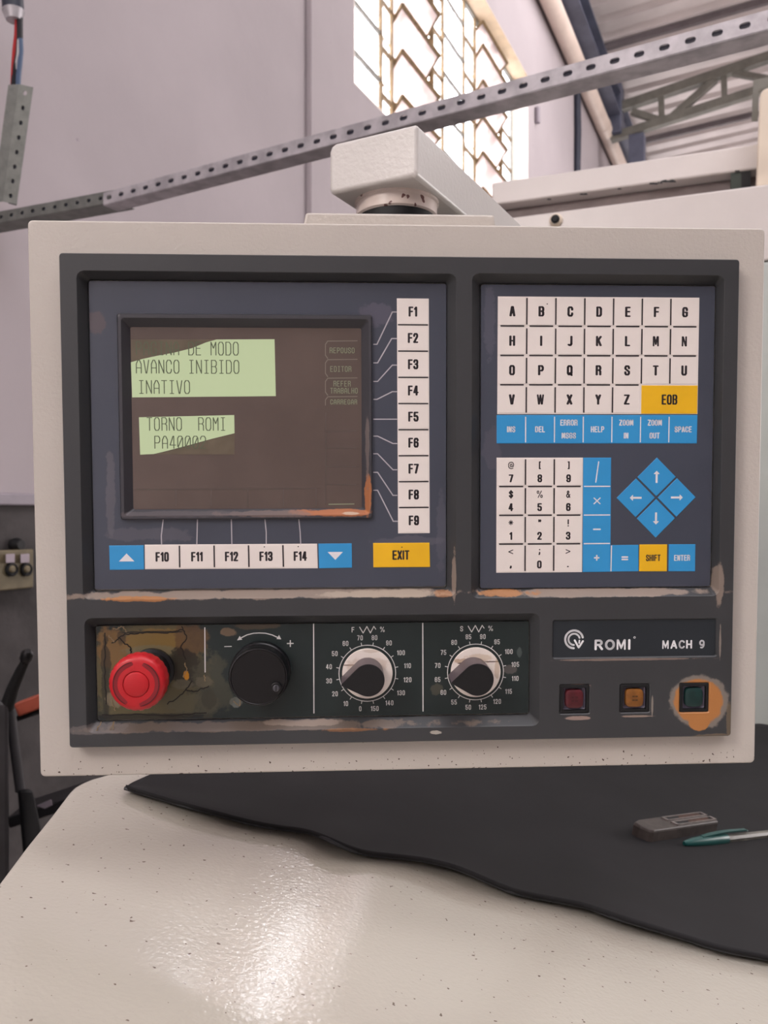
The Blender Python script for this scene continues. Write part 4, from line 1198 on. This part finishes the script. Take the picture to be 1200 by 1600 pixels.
# --- nameplate
b = B(); fr = HO['name'][0]
b.rings([rrect(fr[0] - .0003, fr[1] - .0003, fr[2] + .0003, fr[3] + .0003, .0008, .0078), rrect(fr[0] - .0003, fr[1] - .0003, fr[2] + .0003, fr[3] + .0003, .0008, .0088)])
npl = b.build('nameplate', material('nameplate_dark', (40, 45, 50), .35, var=.04, vscale=30), con)
WN = .0089
M['print_bright'] = material('bright_white_lettering', (236, 236, 238), .45, var=0)
def el(cx_, cy_, rx_, ry_, a0, a1, n=20):
    return [(cx_ + rx_ * math.cos(math.radians(a0 + (a1 - a0) * k / n)), cy_ + ry_ * math.sin(math.radians(a0 + (a1 - a0) * k / n))) for k in range(n + 1)]
SANS = dict(G)                                # rounder letters for the nameplate
SANS['O'] = [el(2.5, 3, 2.5, 3, 0, 360, 28)]
SANS['C'] = [el(2.4, 3, 2.4, 3, 40, 320, 24)]
SANS['R'] = [[(0, 0), (0, 6), (2.2, 6)] + el(2.3, 4.5, 1.5, 1.5, 90, -90, 10) + [(0, 3)], [(2.1, 3), (4.1, 0)]]
SANS['A'] = [[(0, 0), (2.3, 6), (2.4, 6), (4.7, 0)], [(.9, 1.8), (3.8, 1.8)]]
SANS['M'] = [[(0, 0), (0, 6), (.4, 6), (2.4, .6), (4.4, 6), (4.8, 6), (4.8, 0)]]
SANS['9'] = [el(1.9, 4.1, 1.8, 1.9, 0, 360, 20), [(3.7, 4.1)] + el(1.7, 3, 2, 3, 10, -110, 12)]
b = B(); q = L(957, 1007.3, WN); text(b, 'ROMI', q[0], q[1], 17 * PX, 13.6 * PX, 3.7 * PX, 3.3 * PX, WN, 2.9 * PX, font=SANS)
b.build('legend', M['print_bright'], npl, recalc=False)
b = B(); q = L(1068, 1006.8, WN); text(b, 'MACH 9', q[0], q[1], 13.8 * PX, 9.6 * PX, 2.7 * PX, 2.5 * PX, WN, 2.3 * PX, font=SANS)
b.build('legend', M['print_bright'], npl, recalc=False)
b = B()
q = L(991.5, 996, WN)
for k in range(10):
    a, a2 = 2 * math.pi * k / 10, 2 * math.pi * (k + 1) / 10
    b.poly([Vector((q[0] + r * PX * math.cos(t), -WN, q[1] + r * PX * math.sin(t))) for r, t in ((1.0, a), (1.8, a), (1.8, a2), (1.0, a2))])
cx_, cz_ = L(897, 999, WN)
def carc(r, a0, a1, t, n=26):
    pts = [(cx_ + r * PX * math.cos(math.radians(a0 + (a1 - a0) * k / n)), cz_ + r * PX * math.sin(math.radians(a0 + (a1 - a0) * k / n))) for k in range(n + 1)]
    polyline(b, pts, t * PX, t * PX, WN); return pts
carc(14.2, -92, -348, 3.2); carc(9, -92, -345, 2.8)
rel_ = lambda x, y: (cx_ + x * PX, cz_ + y * PX)
polyline(b, [rel_(1, -1.5), rel_(7.6, -13.2), rel_(14.2, -3)], 2.9 * PX, 2.9 * PX, WN)
polyline(b, [rel_(8.6, -2), rel_(8.2, -6)], 2.4 * PX, 2.4 * PX, WN)
b.build('emblem', M['print_bright'], npl, recalc=False)

# cracks and lifted edges in the old varnish round the stop button
M['crack'] = material('varnish_crack', (28, 24, 20), .6, var=0)
M['flake'] = material('lifted_varnish', (138, 118, 90), .3, var=.2, vscale=300, coat=.4)
def jag(pts, n=7, j=1.3):
    out = []
    for (x0, y0), (x1, y1) in zip(pts, pts[1:]):
        for k in range(n):
            t_ = k / n; out.append((x0 + (x1 - x0) * t_ + random.uniform(-j, j), y0 + (y1 - y0) * t_ + random.uniform(-j, j)))
    return out + [pts[-1]]
for m_, wd_, paths in (('crack', 1.7, ([(176, 1004), (196, 991), (228, 988), (262, 989), (286, 984)], [(186, 997), (204, 1012), (205, 1022)], [(284, 980), (292, 994), (283, 1012), (290, 1030)],
                                       [(290, 1078), (306, 1080), (326, 1072)], [(262, 1100), (286, 1084), (300, 1064)], [(160, 1118), (210, 1116), (260, 1118), (322, 1114)],
                                       [(165, 990), (163, 1040), (166, 1100)])),
                       ('flake', 1.3, ([(178, 983), (192, 979), (198, 987)], [(170, 992), (178, 1003)], [(320, 1056), (320.5, 1064)], [(286, 1058), (292, 1046), (289, 1036)], [(174, 1092), (180, 1110)],
                                       [(366, 1096), (372, 1102)], [(375, 1094), (374, 1103)], [(150, 1142), (158, 1128)], [(172, 1143), (178, 1127), (176, 1140)]))):
    for pth in paths:
        b = B(); w_ = W1 + (.0001 if m_ == 'crack' else .0003)
        if pth[0][1] > 1125: w_ = .0085
        polyline(b, [L(x, y, w_) for x, y in jag(pth)], wd_ * PX, wd_ * PX, w_)
        b.build('varnish_crack' if m_ == 'crack' else 'lifted_flake', M[m_], con, recalc=False)

# --- three illuminated push buttons
for k, rgb, lab in (('red', (78, 22, 30), 'dark red square push button'), ('amber', (124, 78, 30), 'amber square push button with worn marks'), ('green', (14, 46, 44), 'dark green square push button')):
    x0, z0_, x1, z1_ = HO[k][0]; cx_, cz_ = (x0 + x1) / 2, (z0_ + z1_) / 2
    pb = empty('push_button', (cx_, -.0015, cz_)); pb.parent = con; pb['label'] = lab
    hw_ = (x1 - x0) / 2 - .0002; hh_ = (z1_ - z0_) / 2 - .0002
    rr = lambda s, w, r: [p - Vector((0, -.0015, 0)) for p in rrect(-hw_ * s, -hh_ * s, hw_ * s, hh_ * s, r, w)]
    b = B(); b.rings([rr(1, .0016, .0008), rr(1, .0094, .0008), rr(.96, .0098, .0008), rr(.80, .0098, .0008), rr(.78, .0060, .0008)], True, True)
    b.build('socket_frame', M['blackmatt'], pb, smooth=True)
    b = B(); b.rings([rr(.775, .0062, .0008), rr(.775, .0080, .001), rr(.66, .0068, .001)], True, True)
    b.build('inner_bezel', M['lilac_dark'] if 'lilac_dark' in M else M.setdefault('lilac_dark', material('lilac_grey_rim', (96, 90, 104), .4, var=0)), pb, smooth=True)
    b = B()
    def sq(s, w, n=32, e=4.2):
        out = []
        for i in range(n):
            a = 2 * math.pi * (i + .5) / n; ca, sa = math.cos(a), math.sin(a)
            out.append(Vector((hw_ * s * abs(ca) ** (2 / e) * (1 if ca > 0 else -1), -w + .0015, hh_ * s * 1.06 * abs(sa) ** (2 / e) * (1 if sa > 0 else -1))))
        return out
    b.rings([sq(.63, .0060), sq(.63, .0086), sq(.60, .0094), sq(.5, .0098), sq(.3, .0099)])
    cp = b.build('lens', material('lens_' + k, rgb, .45, var=.2, vscale=160, coat=.2), pb, smooth=True)
    if k != 'green':
        b = B()
        for r_ in (-1, 1):
            for c_ in (-2, -1, 1, 2) if k == 'red' else (-1.6, -.6, .8, 1.8):
                stroke(b, (c_ * 2 * PX - .6 * PX, r_ * 3 * PX), (c_ * 2 * PX + .5 * PX, r_ * 3 * PX), 1.0 * PX, 2.4 * PX, 0)
        for v in b.bm.verts: v.co.y = -.0101 + .0015
        b.build('legend', material('faded_ink_' + k, (60, 20, 24) if k == 'red' else (70, 46, 22), .6, var=0), cp, recalc=False)

# ------------------------------------------------------------------ the sloping white cover under the console
Nc = Vector((.212, .008, 1)).normalized()
Pc = Vector((0, 0, -.28)); Dc = Nc.dot(Pc)
def T(px, py, h=0.0): return on_plane(px, py, Nc, Dc + h)
P0, P1 = T(0, 1375), T(115.5, 1228)
near = P0 + (P0 - P1) * 1.35
outl = [near, P0, T(41, 1320.5), T(80, 1272.5), T(99, 1247.5), T(107, 1237), T(115.5, 1228.5), T(126, 1222.5), T(140, 1216.5), T(170, 1208), T(330, 1170), T(1210, 1131)]
r1 = T(1210, 1131) + Vector((.35, -.14, 0)); r1 = r1 + Nc * (Dc - Nc.dot(r1))
r2 = Vector((r1.x, near.y, 0)); r2.z = (Dc - Nc.x * r2.x - Nc.y * r2.y) / Nc.z
outl += [r1, r2]
cv = empty('machine_cover', T(600, 1500)); tag(cv, 'glossy off-white machine cover below the console, catching the window light', 'machine cover')
o = cv.location
M['cover'] = material('glossy_orange_peel_enamel', (190, 184, 172), .07, var=.015, vscale=3, bump=.00026, bscale=300, coat=.5, detail=1,
                      specks=(.745, 260, (112, 98, 88), 3, 9))
b = B()
cen = sum(outl, Vector()) / len(outl)
def inset(d, dz): return [p - o + (cen - p).normalized() * d + Vector((0, 0, dz)) for p in outl]
b.rings([inset(.004, 0), inset(.0012, -.0012), inset(0, -.004), inset(0, -.35)])
b.build('cover_sheet', M['cover'], cv, smooth=True)
b = B(); b.rings([inset(.02, -.345), inset(.02, -1.1)]); b.build('machine_base', M['cover'], cv)

# rubber mat, its near edge waving over the cover
mat_o = empty('rubber_mat', T(900, 1300)); tag(mat_o, 'black rubber mat with a wavy edge lying on the white cover', 'mat')
o = mat_o.location
edge = [(195, 1233), (240, 1246), (290, 1261), (340, 1274), (400, 1290), (440, 1296), (473, 1300), (495, 1306), (515, 1315), (547, 1329), (575, 1336), (600, 1339), (640, 1343), (667, 1347), (695, 1353), (720, 1361), (748, 1373),
        (773, 1384), (800, 1395), (830, 1402), (867, 1409), (895, 1414), (920, 1420), (955, 1433), (987, 1443), (1030, 1456), (1067, 1467), (1100, 1478), (1133, 1487), (1170, 1494), (1200, 1500), (1260, 1514), (1400, 1545)]
lift = [.002, .003, .004, .004, .003, .003, .004, .007, .009, .006, .003, .003, .004, .006, .007, .008, .007, .005, .004, .003, .004, .005, .005, .006, .006, .005, .004, .003, .003, .003, .003, .003, .003]
bA, bB, bC = T(330, 1173, .002), T(1195, 1133, .002), T(1420, 1192, .002)
b = B(); n = len(edge); K = 12; grid = []
for i, ((x, y), lf) in enumerate(zip(edge, lift)):
    f = T(x, y, lf + .002)
    s_ = (i / (n - 1))
    bk = bA.lerp(bB, max(0, (x - 240) / 960)) if x <= 1200 else bB.lerp(bC, (x - 1200) / 200)
    if i == 0: bk = T(207, 1225, .004)
    row = []
    for k in range(K + 1):
        t_ = (k / K) ** 1.8
        p = f.lerp(bk, t_)
        h = (lf) * max(0, 1 - t_ * 6) + .003 + .0006 * math.sin(p.x * 21 + 1) * math.sin(p.y * 17)
        p = p + Nc * (Dc + h - Nc.dot(p))
        if k == 0: p = T(x, y, lf + .003)
        row.append(p - o)
    grid.append(row)
vs = [[b.bm.verts.new(p) for p in r_] for r_ in grid]
for i in range(n - 1):
    for k in range(K): b.bm.faces.new((vs[i][k], vs[i + 1][k], vs[i + 1][k + 1], vs[i][k + 1]))
m_ = b.build('mat_sheet', material('dusty_black_rubber', (27, 26, 28), .78, var=.18, vscale=9, bump=.00006, bscale=700, spec=.35,
               patches=None), mat_o, smooth=True)
sm = m_.modifiers.new('sub', 'SUBSURF'); sm.levels = 2; sm.render_levels = 2
so_ = m_.modifiers.new('solidify', 'SOLIDIFY'); so_.thickness = .003; so_.offset = -1
# welt along the near edge
b = B(); pts = [T(x, y - 1.5, lf + .0028) - o for (x, y), lf in zip(edge, lift)]
fine = []
for i in range(len(pts) - 1):
    p0, p1, p2, p3 = pts[max(0, i - 1)], pts[i], pts[i + 1], pts[min(len(pts) - 1, i + 2)]
    for k in range(4):
        t_ = k / 4; fine.append(.5 * ((2 * p1) + (p2 - p0) * t_ + (2 * p0 - 5 * p1 + 4 * p2 - p3) * t_ ** 2 + (3 * p1 - p0 - 3 * p2 + p3) * t_ ** 3))
fine.append(pts[-1])
b.tube(fine, .0017, 8); b.build('edge_welt', material('edge_rubber', (38, 38, 42), .5, var=.1), mat_o, smooth=True)

# grimy double pencil sharpener sort of block
MH = .0042
def frame_at(px, py, px2, py2, h=MH):
    a = T(px, py, h); c_ = T(px2, py2, h)
    u = (c_ - a).normalized(); return a, u, Nc.cross(u).normalized()
a, u, v = frame_at(1018, 1319, 1121, 1302)
ln = (T(1121, 1302, MH) - a).length
v_len = .026
bl = empty('sharpener', a + u * ln / 2); tag(bl, 'small grimy brown-grey plastic block with two open troughs on the black mat', 'sharpener')
o = bl.location
M['grime'] = material('grimy_plastic', (72, 64, 60), .45, var=.25, vscale=90, bump=.0001, bscale=200)
M['grime_rim'] = material('worn_metal_rim', (150, 140, 136), .35, .5, var=.2, vscale=120)
M['rust'] = material('rusty_blade', (84, 58, 48), .5, .3, var=.3, vscale=150)
def bp(x, y, z): return a + u * x + v * y + Nc * z - o
H = .0145
zz = T(995, 1285, MH)
b = B()
out0 = [(0.000, .0), (ln * .98, 0), (ln * .98, v_len * .2), (ln * .98, v_len), (ln * .45, v_len * 1.02), (ln * .06, v_len), (-.004, v_len * .85), (-.0065, v_len * .5), (-.004, v_len * .1)]
b.rings([[bp(x, y, 0) for x, y in out0], [bp(x, y, H * .8) for x, y in out0], [bp(x + (.0012 if x < .01 else -.0006), y * .94 + .0006, H) for x, y in out0]])
b.build('block_body', M['grime'], bl, bevel=.0012)
for y0_, y1_ in ((.10, .42), (.55, .88)):
    b = B()
    for (xa, xb, ya, yb) in ((ln * .36, ln * .97, y0_, y0_ + .05), (ln * .36, ln * .97, y1_ - .05, y1_), (ln * .36, ln * .39, y0_, y1_), (ln * .95, ln * .98, y0_, y1_)):
        b.hexa([bp(xa, ya * v_len, H), bp(xb, ya * v_len, H), bp(xb, yb * v_len, H), bp(xa, yb * v_len, H), bp(xa, ya * v_len, H + .0012), bp(xb, ya * v_len, H + .0012), bp(xb, yb * v_len, H + .0012), bp(xa, yb * v_len, H + .0012)])
    b.build('trough_rim', M['grime_rim'], bl)
    b = B(); b.hexa([bp(ln * .39, y0_ * v_len + .001, H + .0001), bp(ln * .95, y0_ * v_len + .001, H + .0001), bp(ln * .95, y1_ * v_len - .001, H + .0001), bp(ln * .39, y1_ * v_len - .001, H + .0001),
                     bp(ln * .39, y0_ * v_len + .001, H + .0003), bp(ln * .95, y0_ * v_len + .001, H + .0003), bp(ln * .95, y1_ * v_len - .001, H + .0003), bp(ln * .39, y1_ * v_len - .001, H + .0003)])
    b.build('trough_floor', M['blackmatt'], bl)
    b = B(); b.hexa([bp(ln * .55, y0_ * v_len + .0015, H + .0004), bp(ln * .9, y0_ * v_len + .0015, H + .0004), bp(ln * .9, y1_ * v_len - .002, H + .0008), bp(ln * .6, y1_ * v_len - .002, H + .0008),
                     bp(ln * .55, y0_ * v_len + .0015, H + .0007), bp(ln * .9, y0_ * v_len + .0015, H + .0007), bp(ln * .9, y1_ * v_len - .002, H + .0011), bp(ln * .6, y1_ * v_len - .002, H + .0011)])
    b.build('blade', M['rust'], bl)

# ball pen, cap towards the left
a, u, v = frame_at(1069, 1318, 1200, 1303, MH + .0045)
pn = empty('ball_pen', a); tag(pn, 'clear ball pen with a teal cap beside the grimy block on the mat', 'pen')
o = pn.location
pxm = (T(1200, 1303, MH + .0045) - a).length / 131
M['teal'] = material('teal_plastic', (24, 80, 76), .3, var=.05)
M['barrel'] = material('hazy_clear_plastic', (150, 146, 136), .25, var=.1, vscale=60, trans=.45)
r0 = .0062
b = B(); b.lathe([(.0018, 0), (.0030, .002), (.0050, 14 * pxm), (.0060, 30 * pxm), (r0, 46 * pxm), (r0, 60 * pxm), (.0052, 61 * pxm)], (0, 0, 0), u, 20)
b.build('cap', M['teal'], pn, smooth=True)
b = B()
pts = [(u * x * pxm) + Nc * z for x, z in ((24, .0052), (36, .0068), (48, .0078), (62, .0084), (90, .0080), (94, .0066))]
b.rings([[p + v * sy * w_ + Nc * sz * .0009 for sy, sz in ((-1, -1), (1, -1), (1, 1), (-1, 1))] for p, w_ in zip(pts, (.002, .0026, .0026, .0024, .0021, .0012))])
b.build('cap_clip', M['teal'], pn, bevel=.0003)
b = B(); b.lathe([(.0042, 58 * pxm), (.0044, 66 * pxm), (.0042, 260 * pxm)], (0, 0, 0), u, 8); b.build('barrel', M['barrel'], pn)
b = B(); b.lathe([(.0016, 60 * pxm), (.0016, 250 * pxm)], (0, 0, 0), u, 10); b.build('ink_tube', material('dark_ink_tube', (60, 66, 70), .4, var=0), pn, smooth=True)
